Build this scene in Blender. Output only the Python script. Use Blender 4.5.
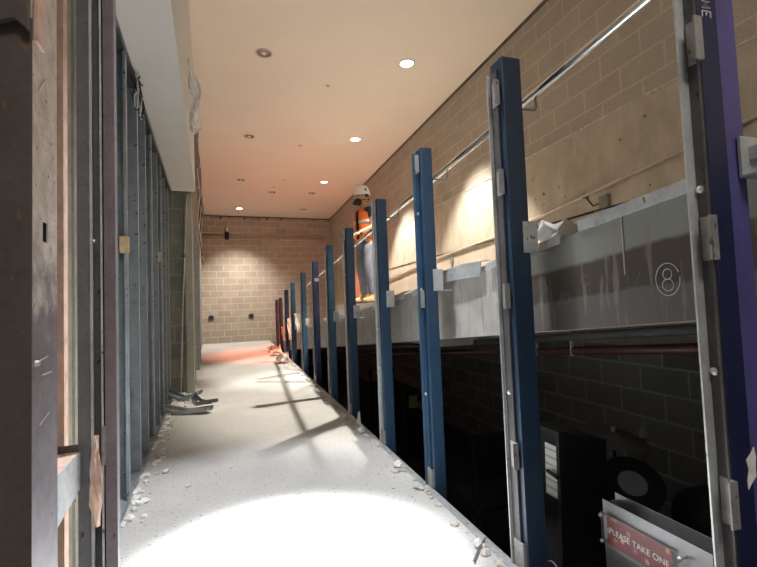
import bpy, bmesh, math, random
from mathutils import Vector, Matrix
from math import sin, cos, pi, radians as R
random.seed(7)
S = bpy.context.scene
COL = S.collection
for o in list(bpy.data.objects):
    bpy.data.objects.remove(o)

# ------------------------------------------------------------------ camera, sky, lamps, exposure
H = 0.95                       # camera height over the walkway
TH = 0.055                     # the right-hand wall, ramp and posts run 3 degrees off the left wall
PITCH, ROLL, YAW = 0.0511, -0.0385, 0.3591
cam = bpy.data.cameras.new('camera'); camo = bpy.data.objects.new('camera', cam); COL.objects.link(camo)
cam.sensor_fit = 'HORIZONTAL'; cam.sensor_width = 36.0; cam.lens = 450.0 / 757.0 * 36.0
cam.clip_start = 0.02; cam.clip_end = 100
camo.matrix_world = Matrix.Translation((0, 0, H)) @ Matrix.Rotation(-YAW, 4, 'Z') @ Matrix.Rotation(pi / 2 + PITCH, 4, 'X') @ Matrix.Rotation(ROLL, 4, 'Z')
S.camera = camo

wd = bpy.data.worlds.new('ambient_fill'); S.world = wd; wd.use_nodes = True  # even ambient fill added to lift the near end, no daylight source known
wd.node_tree.nodes['Background'].inputs[0].default_value = (0.75, 0.86, 1.0, 1)
wd.node_tree.nodes['Background'].inputs[1].default_value = 0.15

S.view_settings.view_transform = 'Standard'; S.view_settings.look = 'None'
S.view_settings.gamma = 1.0; S.view_settings.use_curve_mapping = False
S.view_settings.exposure = 0.62

def uvw(u, v, z):              # along the ramp, across it, height -> world
    return Vector((u * sin(TH) + v * cos(TH), u * cos(TH) - v * sin(TH), z))

CEIL = 4.0
DOWN = [(5.14, 2.1, 'white'), (7.76, 2.1, 'white'), (10.59, 2.05, 'red'), (13.75, 0.1, 'white')]
def spot(name, loc, power, color, half, blend, radius, aim=None):
    l = bpy.data.lights.new(name, 'SPOT'); o = bpy.data.objects.new(name, l); COL.objects.link(o)
    o.location = loc; l.energy = power; l.color = color; l.spot_size = 2 * half; l.spot_blend = blend
    l.shadow_soft_size = radius
    if aim is not None:
        o.rotation_euler = (Vector(aim) - Vector(loc)).to_track_quat('-Z', 'Y').to_euler()
    return o
WARM = (1.0, 0.92, 0.80)
for (u, v, k) in DOWN:
    spot('downlight_beam', uvw(u, v, CEIL - 0.03), (480 if v < 1 else 720) if k == 'white' else 800, WARM if k == 'white' else (1.0, 0.31, 0.17), R(50 if v < 1 else 38), 0.9 if v < 1 else 0.35, 0.05)
# clear white work light hung over the near end of the walkway
spot('work_light_beam', uvw(1.62, 0.15, CEIL - 0.35), 5600, (0.95, 0.97, 1.0), R(10.8), 1.0, 0.10, aim=uvw(1.74, 0.18, 0))
spot('work_light_spill', uvw(1.8, 0.3, CEIL - 0.35), 330, (0.93, 0.96, 1.0), R(25), 0.5, 0.06, aim=uvw(1.9, 0.33, 0))
# added fill lamp, unseen behind the camera, to brighten the walkway
al = bpy.data.lights.new('rear_fill', 'AREA'); alo = bpy.data.objects.new('rear_fill', al); COL.objects.link(alo)
al.shape = 'RECTANGLE'; al.size = 1.2; al.size_y = 1.2; al.energy = 70; al.color = (1.0, 0.93, 0.84)
alo.location = (0.3, -2.0, 3.9)

# ------------------------------------------------------------------ materials
MATS = {}
def nt(name):
    m = bpy.data.materials.new(name); m.use_nodes = True; t = m.node_tree
    b = t.nodes['Principled BSDF']; MATS[name] = m
    return m, t, b
def N(t, kind, **kw):
    n = t.nodes.new(kind)
    for k, v in kw.items():
        if k in n.inputs: n.inputs[k].default_value = v
        else: setattr(n, k, v)
    return n
def ramp(t, fac, stops):
    r = t.nodes.new('ShaderNodeValToRGB'); cr = r.color_ramp
    while len(cr.elements) < len(stops): cr.elements.new(0.5)
    for e, (p, c) in zip(cr.elements, stops):
        e.position = p; e.color = (*c, 1) if len(c) == 3 else c
    t.links.new(fac, r.inputs[0]); return r
def mix(t, fac, a, b, mode='MIX'):
    n = t.nodes.new('ShaderNodeMix'); n.data_type = 'RGBA'; n.blend_type = mode
    for s, v in ((0, fac), (6, a), (7, b)):
        if hasattr(v, 'links') or hasattr(v, 'is_linked'): t.links.new(v, n.inputs[s])
        else: n.inputs[s].default_value = v if s == 0 else ((*v, 1) if len(v) == 3 else v)
    return n.outputs[2]
def coords(t, kind='Object', scale=(1, 1, 1)):
    c = t.nodes.new('ShaderNodeTexCoord'); mp = t.nodes.new('ShaderNodeMapping')
    mp.inputs['Scale'].default_value = scale
    t.links.new(c.outputs[kind], mp.inputs[0]); return mp.outputs[0]
def noise(t, vec, scale, detail=4, rough=0.6):
    n = N(t, 'ShaderNodeTexNoise', Scale=scale, Detail=detail, Roughness=rough); t.links.new(vec, n.inputs['Vector']); return n.outputs[0]
def bump(t, b, h, strength=0.3, dist=0.01):
    n = N(t, 'ShaderNodeBump', Strength=strength, Distance=dist); t.links.new(h, n.inputs['Height']); t.links.new(n.outputs[0], b.inputs['Normal'])

def simple(name, col, rough=0.6, metal=0.0, var=0.18, scale=14, bmp=0.0):
    m, t, b = nt(name)
    f = noise(t, coords(t), scale)
    lo = tuple(c * (1 - var) for c in col); hi = tuple(min(1, c * (1 + var)) for c in col)
    r = ramp(t, f, [(0.3, lo), (0.7, hi)]); t.links.new(r.outputs[0], b.inputs['Base Color'])
    b.inputs['Roughness'].default_value = rough; b.inputs['Metallic'].default_value = metal
    if bmp: bump(t, b, f, bmp)
    return m
def metal_speckle(name, base, spots, dark, rough=0.5, metal=0.75, scale=26):
    """sheet steel: spangle, scuffs and small dark marks"""
    m, t, b = nt(name); v = coords(t)
    vo = N(t, 'ShaderNodeTexVoronoi', Scale=scale * 2.5); t.links.new(v, vo.inputs['Vector'])
    f = noise(t, v, scale * 0.35, 6)
    c1 = mix(t, ramp(t, f, [(0.38, (0, 0, 0)), (0.68, (1, 1, 1))]).outputs[0], base, spots)
    c2 = mix(t, 0.25, c1, ramp(t, vo.outputs['Distance'], [(0.1, (0.35, 0.35, 0.35)), (0.6, (0.65, 0.65, 0.65))]).outputs[0], 'OVERLAY')
    sp = ramp(t, noise(t, coords(t, scale=(1, 1, 0.6)), scale * 1.6, 2), [(0.66, (0, 0, 0)), (0.70, (1, 1, 1))])
    c3 = mix(t, sp.outputs[0], c2, dark)
    t.links.new(c3, b.inputs['Base Color'])
    b.inputs['Roughness'].default_value = rough; b.inputs['Metallic'].default_value = metal
    return m
def blocks(name, cols, mortar, bw=0.406, rh=0.203, mortar_size=0.010, offset=0.5, smudge=0.25, bmp=0.5):
    m, t, b = nt(name); v = coords(t, 'UV')
    br = N(t, 'ShaderNodeTexBrick', Scale=1.0, offset=offset); t.links.new(v, br.inputs['Vector'])
    br.inputs['Mortar Size'].default_value = mortar_size; br.inputs['Mortar Smooth'].default_value = 0.35
    br.inputs['Brick Width'].default_value = bw; br.inputs['Row Height'].default_value = rh; br.inputs['Bias'].default_value = 0.0
    br.inputs['Color1'].default_value = (*cols[0], 1); br.inputs['Color2'].default_value = (*cols[1], 1); br.inputs['Mortar'].default_value = (*mortar, 1)
    n1 = noise(t, v, 3.0, 5); n2 = noise(t, v, 60, 3)
    c = mix(t, smudge, br.outputs[0], ramp(t, n1, [(0.3, (0.35, 0.34, 0.32)), (0.7, (0.75, 0.72, 0.68))]).outputs[0], 'OVERLAY')
    c = mix(t, 0.25, c, ramp(t, n2, [(0.35, (0.3, 0.3, 0.3)), (0.65, (0.7, 0.7, 0.7))]).outputs[0], 'OVERLAY')
    t.links.new(c, b.inputs['Base Color']); b.inputs['Roughness'].default_value = 0.9
    bump(t, b, br.outputs['Fac'], -bmp, 0.006)
    return m

M_BACK = blocks('tan_concrete_block', ((0.37, 0.33, 0.28), (0.44, 0.39, 0.33)), (0.56, 0.51, 0.44), mortar_size=0.012)
M_RIGHT = blocks('buff_concrete_block', ((0.36, 0.315, 0.26), (0.40, 0.35, 0.29)), (0.47, 0.415, 0.345), mortar_size=0.011, smudge=0.2, bmp=0.08)
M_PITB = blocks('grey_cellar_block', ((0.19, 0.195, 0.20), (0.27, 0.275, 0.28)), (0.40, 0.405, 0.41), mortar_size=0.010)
M_PIER = blocks('grey_green_block', ((0.20, 0.21, 0.18), (0.25, 0.255, 0.22)), (0.30, 0.30, 0.26), bw=0.203, smudge=0.4)

def concrete_band():
    m, t, b = nt('poured_concrete_band'); v = coords(t, 'UV')
    n1 = noise(t, v, 1.6, 7); n2 = noise(t, coords(t, 'UV', (1, 0.35, 1)), 7, 4)
    c = ramp(t, n1, [(0.3, (0.36, 0.31, 0.245)), (0.7, (0.49, 0.43, 0.345))]).outputs[0]
    c = mix(t, 0.25, c, ramp(t, n2, [(0.35, (0.3, 0.3, 0.3)), (0.65, (0.72, 0.72, 0.72))]).outputs[0], 'OVERLAY')
    sp = ramp(t, noise(t, v, 13, 1), [(0.74, (0, 0, 0)), (0.77, (1, 1, 1))])
    c = mix(t, sp.outputs[0], c, (0.14, 0.11, 0.085))
    t.links.new(c, b.inputs['Base Color']); b.inputs['Roughness'].default_value = 0.85
    bump(t, b, n2, 0.12); return m
M_BAND = concrete_band()
def floor_mat():
    m, t, b = nt('speckled_screed'); v = coords(t, 'UV')
    n1 = noise(t, v, 1.3, 6); 
    c = ramp(t, n1, [(0.3, (0.42, 0.42, 0.415)), (0.7, (0.56, 0.56, 0.55))]).outputs[0]
    sp = ramp(t, noise(t, v, 95, 2), [(0.60, (0, 0, 0)), (0.66, (1, 1, 1))])
    c = mix(t, sp.outputs[0], c, (0.30, 0.30, 0.31))
    sp2 = ramp(t, noise(t, v, 45, 3), [(0.64, (0, 0, 0)), (0.67, (1, 1, 1))])
    c = mix(t, sp2.outputs[0], c, (0.19, 0.19, 0.20))
    t.links.new(c, b.inputs['Base Color']); b.inputs['Roughness'].default_value = 0.75
    bump(t, b, sp.outputs[0], 0.1, 0.004); return m
M_FLOOR = floor_mat()
M_CEIL = simple('painted_ceiling', (0.78, 0.70, 0.61), 0.9, var=0.02, scale=1.2)
M_SOFF = simple('painted_soffit', (0.60, 0.585, 0.55), 0.85, var=0.03, scale=1.5)
def fascia():
    m, t, b = nt('stained_ramp_side'); v = coords(t, 'UV')
    sep = N(t, 'ShaderNodeSeparateXYZ'); t.links.new(v, sep.inputs[0])
    wob = noise(t, v, 5, 4)
    ma = N(t, 'ShaderNodeMath', operation='MULTIPLY_ADD'); ma.inputs[1].default_value = 0.05; t.links.new(wob, ma.inputs[0]); t.links.new(sep.outputs[1], ma.inputs[2])
    bands = ramp(t, ma.outputs[0], [(0.015, (0.10, 0.065, 0.035)), (0.05, (0.075, 0.070, 0.067)), (0.175, (0.085, 0.080, 0.077)), (0.19, (0.042, 0.033, 0.027)), (0.345, (0.056, 0.045, 0.036)), (0.365, (0.20, 0.205, 0.19)), (1.0, (0.24, 0.245, 0.23))])
    # further down the ramp the side is plain grey with drips
    plain = ramp(t, noise(t, v, 4, 5), [(0.3, (0.27, 0.265, 0.25)), (0.7, (0.42, 0.41, 0.385))])
    fx = ramp(t, sep.outputs[0], [(0.0, (0, 0, 0)), (1.0, (1, 1, 1))])
    gx = N(t, 'ShaderNodeMapRange'); gx.inputs[1].default_value = 2.55; gx.inputs[2].default_value = 2.6; t.links.new(sep.outputs[0], gx.inputs[0])
    c = mix(t, gx.outputs[0], bands.outputs[0], plain.outputs[0])
    dr = ramp(t, noise(t, coords(t, 'UV', (1, 0.09, 1)), 22, 3), [(0.56, (0, 0, 0)), (0.64, (1, 1, 1))])
    f = N(t, 'ShaderNodeMath', operation='MULTIPLY'); f.inputs[1].default_value = 0.55; t.links.new(dr.outputs[0], f.inputs[0])
    c = mix(t, f.outputs[0], c, (0.19, 0.165, 0.13))
    t.links.new(c, b.inputs['Base Color']); b.inputs['Roughness'].default_value = 0.65
    return m
M_FASCIA = fascia()
M_RAMPTOP = simple('dusty_concrete', (0.50, 0.47, 0.43), 0.9, var=0.2, scale=9)
def blue_paint(name, col, worn=0.70, chip=(0.30, 0.26, 0.24)):
    m, t, b = nt(name); v = coords(t)
    f = noise(t, v, 9, 5)
    c = ramp(t, f, [(0.3, tuple(x * 0.8 for x in col)), (0.7, tuple(x * 1.2 for x in col))]).outputs[0]
    sp = ramp(t, noise(t, coords(t, scale=(1, 1, 0.5)), 17, 5), [(worn, (0, 0, 0)), (worn + 0.02, (1, 1, 1))])
    c = mix(t, sp.outputs[0], c, chip)
    t.links.new(c, b.inputs['Base Color']); b.inputs['Roughness'].default_value = 0.42
    return m
M_BLUE = blue_paint('blue_gloss_paint', (0.019, 0.048, 0.093), 0.80)
M_BLUED = blue_paint('deep_blue_gloss_paint', (0.014, 0.034, 0.068), 0.80)
M_BLUE2 = blue_paint('light_blue_gloss_paint', (0.035, 0.085, 0.155), 0.80)
M_NAVY = blue_paint('navy_gloss_paint', (0.012, 0.016, 0.055), 0.78)
M_PURP = blue_paint('lit_purple_navy', (0.075, 0.066, 0.21), 0.70, (0.42, 0.36, 0.36))  # navy lightened to purple to paint the light on it, plus chips
M_RUSTP = blue_paint('dark_primer_paint', (0.045, 0.035, 0.07), 0.66, (0.25, 0.11, 0.06))
M_GALV = metal_speckle('galvanised_steel', (0.46, 0.48, 0.49), (0.64, 0.66, 0.67), (0.2, 0.2, 0.2), 0.48, 0.55)
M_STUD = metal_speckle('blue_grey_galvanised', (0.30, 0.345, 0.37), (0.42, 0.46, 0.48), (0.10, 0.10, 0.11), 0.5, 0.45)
M_STUDW = metal_speckle('shaded_blue_grey_zinc', (0.20, 0.235, 0.26), (0.27, 0.31, 0.335), (0.08, 0.08, 0.09), 0.5, 0.35)  # web copy of the stud zinc, darkened to paint its shade
M_CHAN = metal_speckle('slate_grey_steel', (0.15, 0.15, 0.17), (0.19, 0.19, 0.21), (0.06, 0.06, 0.07), 0.55, 0.3)
M_DSTEEL = metal_speckle('dark_steel', (0.075, 0.073, 0.08), (0.12, 0.115, 0.12), (0.03, 0.03, 0.03), 0.5, 0.4)
M_BROWN = metal_speckle('brown_primed_steel', (0.085, 0.068, 0.062), (0.11, 0.09, 0.08), (0.17, 0.10, 0.07), 0.6, 0.2)
M_PLUM = metal_speckle('plum_grey_primed_steel', (0.165, 0.135, 0.15), (0.215, 0.18, 0.195), (0.10, 0.08, 0.09), 0.62, 0.15, 40)
def mottled():  # mottled steel, darker towards the bottom with a ragged edge
    m, t, b = nt('mottled_galvanised_face'); v = coords(t)
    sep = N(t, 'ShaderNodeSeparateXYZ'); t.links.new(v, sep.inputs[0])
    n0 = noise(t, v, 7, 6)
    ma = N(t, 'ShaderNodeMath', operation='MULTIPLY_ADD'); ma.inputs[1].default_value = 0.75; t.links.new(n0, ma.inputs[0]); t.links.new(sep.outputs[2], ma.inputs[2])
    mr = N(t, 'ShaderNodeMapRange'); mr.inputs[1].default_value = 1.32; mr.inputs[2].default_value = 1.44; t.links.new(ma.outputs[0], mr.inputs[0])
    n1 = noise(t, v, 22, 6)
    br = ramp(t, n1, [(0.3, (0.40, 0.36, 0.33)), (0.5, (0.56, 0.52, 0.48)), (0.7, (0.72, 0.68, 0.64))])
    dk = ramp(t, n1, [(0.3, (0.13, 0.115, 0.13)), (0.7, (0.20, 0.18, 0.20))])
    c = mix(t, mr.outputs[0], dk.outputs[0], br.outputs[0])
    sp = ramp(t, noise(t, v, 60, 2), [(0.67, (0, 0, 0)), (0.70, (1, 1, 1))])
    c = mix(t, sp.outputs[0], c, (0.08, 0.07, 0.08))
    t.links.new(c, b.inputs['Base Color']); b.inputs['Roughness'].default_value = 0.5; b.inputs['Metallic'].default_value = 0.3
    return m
M_MOTTLE = mottled()
M_TANBOARD = simple('old_khaki_board', (0.66, 0.60, 0.47), 0.9, var=0.25, scale=6)
M_PIERPL = simple('grey_green_plaster', (0.42, 0.41, 0.35), 0.9, var=0.15, scale=6)
M_BOARD = simple('grey_backing_board', (0.26, 0.25, 0.235), 0.9, var=0.2, scale=5)
M_PINK = simple('torn_pink_paper', (0.66, 0.46, 0.38), 0.9, var=0.2, scale=20)
M_PAPER = simple('torn_grey_paper', (0.66, 0.63, 0.58), 0.9, var=0.12, scale=20)
M_WOOD = simple('raw_pine', (0.62, 0.47, 0.28), 0.7, var=0.2, scale=20)
M_PLASTER = simple('crumbled_plaster', (0.70, 0.69, 0.66), 0.95, var=0.25, scale=20, bmp=0.5)
M_MORTAR = simple('rough_mortar_edge', (0.50, 0.47, 0.43), 0.95, var=0.3, scale=25, bmp=0.8)
M_PIPE = simple('polished_pipe', (0.80, 0.79, 0.77), 0.2, 1.0, var=0.08)
M_CONDUIT = simple('tan_conduit', (0.48, 0.42, 0.34), 0.5, 0.3, var=0.12)
M_GREYPIPE = simple('grey_conduit', (0.22, 0.21, 0.20), 0.5, 0.4, var=0.2)
M_PITPIPE = simple('shaded_grey_pipe', (0.05, 0.05, 0.05), 0.7, var=0.2)  # grey pipe darkened to paint the shade under the ramp
M_REDPIPE = simple('oxide_red_pipe', (0.055, 0.014, 0.012), 0.5, var=0.25)
M_BLACK = simple('black_plastic', (0.012, 0.012, 0.014), 0.7, var=0.3)
M_BLACKF = simple('black_fabric', (0.012, 0.012, 0.014), 0.9, var=0.3)
M_DARKHOLE = simple('dark_socket', (0.02, 0.018, 0.016), 0.9)
M_FAINT = simple('faint_chalk', (0.22, 0.21, 0.20), 0.95, var=0.1)
M_CHALK = simple('white_chalk', (0.50, 0.52, 0.54), 0.95, var=0.1, scale=80)
M_CLIP = metal_speckle('shaded_zinc_clip', (0.24, 0.235, 0.23), (0.34, 0.335, 0.33), (0.12, 0.10, 0.09), 0.55, 0.4)  # galvanised clip darkened, its shade painted into the metal
M_SCREW = simple('zinc_screw', (0.75, 0.75, 0.74), 0.3, 0.8, var=0.1)
M_WHITE = simple('white_print', (0.80, 0.80, 0.77), 0.7, var=0.03)
M_TRIMRING = simple('lamp_trim_ring', (0.62, 0.56, 0.50), 0.5, var=0.05)
M_CANDARK = simple('reflector_cone', (0.30, 0.25, 0.22), 0.25, 0.6, var=0.1)
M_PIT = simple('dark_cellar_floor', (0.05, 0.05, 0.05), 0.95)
M_STEELBOX = simple('brushed_steel_box', (0.33, 0.335, 0.345), 0.4, 0.6, var=0.06, scale=30)
M_CYM = simple('dull_bronze', (0.20, 0.19, 0.17), 0.5, 0.3, var=0.2)
M_DRUMHEAD = simple('drum_head', (0.30, 0.31, 0.32), 0.6, var=0.1)
M_SKIN = simple('skin', (0.46, 0.255, 0.165), 0.55, var=0.08)
M_VEST = simple('orange_hi_vis', (0.90, 0.20, 0.035), 0.7, var=0.08)
M_SILVER = simple('reflective_tape', (0.62, 0.62, 0.60), 0.3, 0.3, var=0.05)
M_SHIRT = simple('dark_navy_shirt', (0.025, 0.035, 0.06), 0.85, var=0.2)
M_JEAN = simple('grey_blue_trousers', (0.125, 0.14, 0.175), 0.85, var=0.25, scale=9)
M_BOOT = simple('tan_boot', (0.45, 0.29, 0.15), 0.7, var=0.2)
M_HAT = simple('white_hard_hat', (0.85, 0.85, 0.83), 0.3, var=0.02)
M_HAIR = simple('dark_hair', (0.02, 0.016, 0.013), 0.8)
def emit(name, col, s):
    m, t, b = nt(name); b.inputs['Base Color'].default_value = (*col, 1)
    b.inputs['Emission Color'].default_value = (*col, 1); b.inputs['Emission Strength'].default_value = s; return m
M_LAMPW = emit('lit_lamp_white', (1.0, 0.93, 0.82), 9.0)
M_LAMPR = emit('lit_lamp_rose', (1.0, 0.62, 0.50), 6.0)
def bokeh():
    m, t, b = nt('red_bokeh_print'); v = coords(t)
    vo = N(t, 'ShaderNodeTexVoronoi', Scale=34.0); t.links.new(v, vo.inputs['Vector'])
    bl = ramp(t, vo.outputs['Distance'], [(0.20, (0.80, 0.45, 0.28)), (0.36, (0.27, 0.022, 0.03)), (1.0, (0.17, 0.012, 0.02))])
    n1 = ramp(t, noise(t, v, 9, 2), [(0.42, (0, 0, 0)), (0.6, (1, 1, 1))])
    c = mix(t, n1.outputs[0], (0.20, 0.015, 0.025), bl.outputs[0]); t.links.new(c, b.inputs['Base Color']); b.inputs['Roughness'].default_value = 0.4
    return m
M_BOKEH = bokeh()
def clear():
    m, t, b = nt('clear_acrylic'); b.inputs['Base Color'].default_value = (0.93, 0.95, 0.96, 1); b.inputs['Roughness'].default_value = 0.08
    b.inputs['Alpha'].default_value = 0.07; return m
M_CLEAR = clear()
def lined():
    m, t, b = nt('lined_sheet'); v = coords(t)
    w = N(t, 'ShaderNodeTexWave', Scale=9.0, bands_direction='Z'); t.links.new(v, w.inputs['Vector'])
    r = ramp(t, w.outputs['Fac'], [(0.1, (0.42, 0.43, 0.42)), (0.3, (0.72, 0.73, 0.70))]); t.links.new(r.outputs[0], b.inputs['Base Color']); return m
M_LINED = lined()

# ------------------------------------------------------------------ mesh helpers
class MB:
    def __init__(s): s.bm = bmesh.new()
    def box(s, lo, hi, mat=None):
        x0, y0, z0 = lo; x1, y1, z1 = hi
        return s.hexa([(x0, y0, z0), (x1, y0, z0), (x1, y1, z0), (x0, y1, z0), (x0, y0, z1), (x1, y0, z1), (x1, y1, z1), (x0, y1, z1)])
    def hexa(s, p):
        v = [s.bm.verts.new(q) for q in p]
        for f in ((3, 2, 1, 0), (4, 5, 6, 7), (0, 1, 5, 4), (1, 2, 6, 5), (2, 3, 7, 6), (3, 0, 4, 7)): s.bm.faces.new([v[i] for i in f])
        return s
    def tube(s, pts, r, n=10, caps=True, radii=None):
        pts = [Vector(p) for p in pts]; rings = []
        t0 = (pts[1] - pts[0]).normalized(); up = Vector((0, 0, 1)) if abs(t0.z) < 0.9 else Vector((1, 0, 0))
        a = t0.cross(up).normalized()
        for i, p in enumerate(pts):
            t = (pts[min(i + 1, len(pts) - 1)] - pts[max(i - 1, 0)]).normalized()
            a = (a - t * a.dot(t)).normalized(); b = t.cross(a); rr = radii[i] if radii else r
            rings.append([s.bm.verts.new(p + (a * cos(2 * pi * k / n) + b * sin(2 * pi * k / n)) * rr) for k in range(n)])
        for q, w in zip(rings, rings[1:]):
            for k in range(n): s.bm.faces.new((q[k], q[(k + 1) % n], w[(k + 1) % n], w[k]))
        if caps: s.bm.faces.new(rings[0][::-1]); s.bm.faces.new(rings[-1])
        return s
    def lathe(s, prof, n=24, c=(0, 0, 0), axis='Z', ell=(1, 1)):
        rings = []
        for (r, h) in prof:
            ring = []
            for k in range(n):
                a = 2 * pi * k / n; x, y = r * cos(a) * ell[0], r * sin(a) * ell[1]
                p = {'Z': (x, y, h), 'X': (h, x, y), 'Y': (x, h, y)}[axis]
                ring.append(s.bm.verts.new((p[0] + c[0], p[1] + c[1], p[2] + c[2])))
            rings.append(ring)
        for q, w in zip(rings, rings[1:]):
            for k in range(n): s.bm.faces.new((q[k], q[(k + 1) % n], w[(k + 1) % n], w[k]))
        if prof[0][0] > 1e-6: s.bm.faces.new(rings[0][::-1])
        if prof[-1][0] > 1e-6: s.bm.faces.new(rings[-1])
        return s
    def prism(s, poly, d, plane='XZ'):
        """poly in a plane, extruded by d = (from, to) along the missing axis"""
        def P(a, b, c): return {'XZ': (a, c, b), 'YZ': (c, a, b), 'XY': (a, b, c)}[plane]
        A = [s.bm.verts.new(P(a, b, d[0])) for a, b in poly]; B = [s.bm.verts.new(P(a, b, d[1])) for a, b in poly]
        n = len(poly); s.bm.faces.new(A); s.bm.faces.new(B[::-1])
        for k in range(n): s.bm.faces.new((A[k], B[k], B[(k + 1) % n], A[(k + 1) % n]))
        return s
    def sheet(s, rows, th):
        """thick sheet through a grid of points, rows of equal length"""
        g = [[Vector(p) for p in r] for r in rows]; m, n = len(g), len(g[0])
        nor = [[None] * n for _ in range(m)]
        for i in range(m):
            for j in range(n):
                a = g[min(i + 1, m - 1)][j] - g[max(i - 1, 0)][j]; b = g[i][min(j + 1, n - 1)] - g[i][max(j - 1, 0)]
                nor[i][j] = a.cross(b).normalized() if a.cross(b).length > 1e-9 else Vector((0, 0, 1))
        A = [[s.bm.verts.new(g[i][j] + nor[i][j] * th / 2) for j in range(n)] for i in range(m)]
        B = [[s.bm.verts.new(g[i][j] - nor[i][j] * th / 2) for j in range(n)] for i in range(m)]
        for i in range(m - 1):
            for j in range(n - 1):
                s.bm.faces.new((A[i][j], A[i + 1][j], A[i + 1][j + 1], A[i][j + 1])); s.bm.faces.new((B[i][j], B[i][j + 1], B[i + 1][j + 1], B[i + 1][j]))
        for i in range(m - 1):
            s.bm.faces.new((A[i][0], B[i][0], B[i + 1][0], A[i + 1][0])); s.bm.faces.new((A[i][-1], A[i + 1][-1], B[i + 1][-1], B[i][-1]))
        for j in range(n - 1):
            s.bm.faces.new((A[0][j], A[0][j + 1], B[0][j + 1], B[0][j])); s.bm.faces.new((A[-1][j], B[-1][j], B[-1][j + 1], A[-1][j + 1]))
        return s
    def rock(s, c, r, seed=0):
        rnd = random.Random(seed); res = bmesh.ops.create_icosphere(s.bm, subdivisions=1, radius=1.0)
        sc = Vector((r * rnd.uniform(0.7, 1.4), r * rnd.uniform(0.7, 1.4), r * rnd.uniform(0.4, 0.8)))
        rot = Matrix.Rotation(rnd.uniform(0, 6), 3, 'Z') @ Matrix.Rotation(rnd.uniform(-0.4, 0.4), 3, 'X')
        for v in res['verts']:
            k = rnd.uniform(0.75, 1.15); v.co = rot @ Vector((v.co.x * sc.x * k, v.co.y * sc.y * k, v.co.z * sc.z * k)) + Vector(c)
        return s
    def build(s, name, mat, parent=None, smooth=False, bevel=0.0):
        bmesh.ops.recalc_face_normals(s.bm, faces=s.bm.faces[:])
        if bevel:
            bmesh.ops.bevel(s.bm, geom=s.bm.edges[:], offset=bevel, segments=2, affect='EDGES', profile=0.6)
        me = bpy.data.meshes.new(name); uv = s.bm.loops.layers.uv.new('UVMap')
        for f in s.bm.faces:
            f.smooth = smooth; n = f.normal
            for l in f.loops:
                c = l.vert.co
                if abs(n.z) > 0.7: l[uv].uv = (c.x, c.y)
                elif abs(n.x) > abs(n.y): l[uv].uv = (c.y, c.z)
                else: l[uv].uv = (c.x, c.z)
        s.bm.to_mesh(me); s.bm.free()
        if mat: me.materials.append(mat)
        o = bpy.data.objects.new(name, me); COL.objects.link(o)
        if parent: o.parent = parent
        return o
def tag(o, label=None, cat=None, group=None, kind=None):
    if label: o['label'] = label
    if cat: o['category'] = cat
    if group: o['group'] = group
    if kind: o['kind'] = kind
    return o
def empty(name, loc, rz=0.0, **kw):
    o = bpy.data.objects.new(name, None); COL.objects.link(o); o.location = loc; o.rotation_euler = (0, 0, rz)
    o.empty_display_size = 0.1
    return tag(o, **kw)
def place(o, u, v, z, rz=0.0):
    o.location = uvw(u, v, z); o.rotation_euler = (0, 0, -TH + rz); return o
def copy_tree(o):
    c = o.copy(); COL.objects.link(c)
    for ch in list(o.children):
        d = ch.copy(); COL.objects.link(d); d.parent = c
        for g in list(ch.children):
            e = g.copy(); COL.objects.link(e); e.parent = d
    return c
def struct(o, label, cat):
    return tag(o, label, cat, kind='structure')
# in objects turned by place(): local x = v (across), y = u (along the ramp), z up

# ------------------------------------------------------------------ the setting
YB = 14.85                     # block wall at the end
VW = 3.05                      # right-hand wall
EDGE = 0.935                   # edge of the walkway slab
UN = -4.0                      # where the hall behind the camera opens
def rampz(u): return H + 0.339 - 0.088 * u

b = MB()
p = [(-0.75, -4.0), (uvw(UN, EDGE, 0).x, uvw(UN, EDGE, 0).y), (uvw(15.2, EDGE, 0).x, YB + 0.3), (-0.75, YB + 0.3)]
b.prism(p, (-0.25, 0.0), 'XY')
struct(b.build('floor', M_FLOOR), 'grey speckled screed walkway floor between the studs and the blue posts', 'floor')
b = MB(); b.box((-0.8, -4.0, CEIL), (5.2, YB + 0.4, CEIL + 0.15))
struct(b.build('ceiling', M_CEIL), 'smooth painted ceiling with round downlights', 'ceiling')
b = MB(); b.box((-0.8, YB, -1.2), (5.2, YB + 0.2, CEIL))
struct(b.build('wall_back', M_BACK), 'concrete block wall closing the far end', 'wall')
# right wall: poured concrete band between the lower and the upper blockwork
wr = struct(place(bpy.data.objects.new('wall_right', None), 0, 0, 0), 'tall right-hand wall of buff blocks over a poured concrete band', 'wall'); COL.objects.link(wr)
b = MB(); b.box((VW, UN, H + 1.56), (VW + 0.2, 15.6, CEIL)); b.build('block_course_area', M_RIGHT, wr)
b = MB(); b.box((VW, UN, 0.55), (VW + 0.2, 15.6, H + 1.56)); b.build('concrete_band', M_BAND, wr)
b = MB(); b.box((VW, UN, -1.2), (VW + 0.2, 15.6, 0.55)); b.build('cellar_block_area', M_PITB, wr)
# rough joint lines along the wall
rnd = random.Random(3)
b = MB(); u = 0.2
while u < 14:
    l = rnd.uniform(0.06, 0.22); d = rnd.uniform(0.006, 0.016)
    b.box((VW - 0.006, u, H + 1.56 - d), (VW + 0.01, u + l, H + 1.56 + rnd.uniform(0.0, 0.006))); u += l * rnd.uniform(0.95, 1.1)
b.build('ragged_joint', M_MORTAR, wr)
b = MB(); u = 0.2
while u < 9:
    l = rnd.uniform(0.08, 0.25)
    b.box((VW - 0.008, u, H + 0.775 - rnd.uniform(0.006, 0.014)), (VW + 0.01, u + l, H + 0.775 + rnd.uniform(0.0, 0.006))); u += l * 1.02
b.build('dark_crack', M_DARKHOLE, wr)
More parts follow.
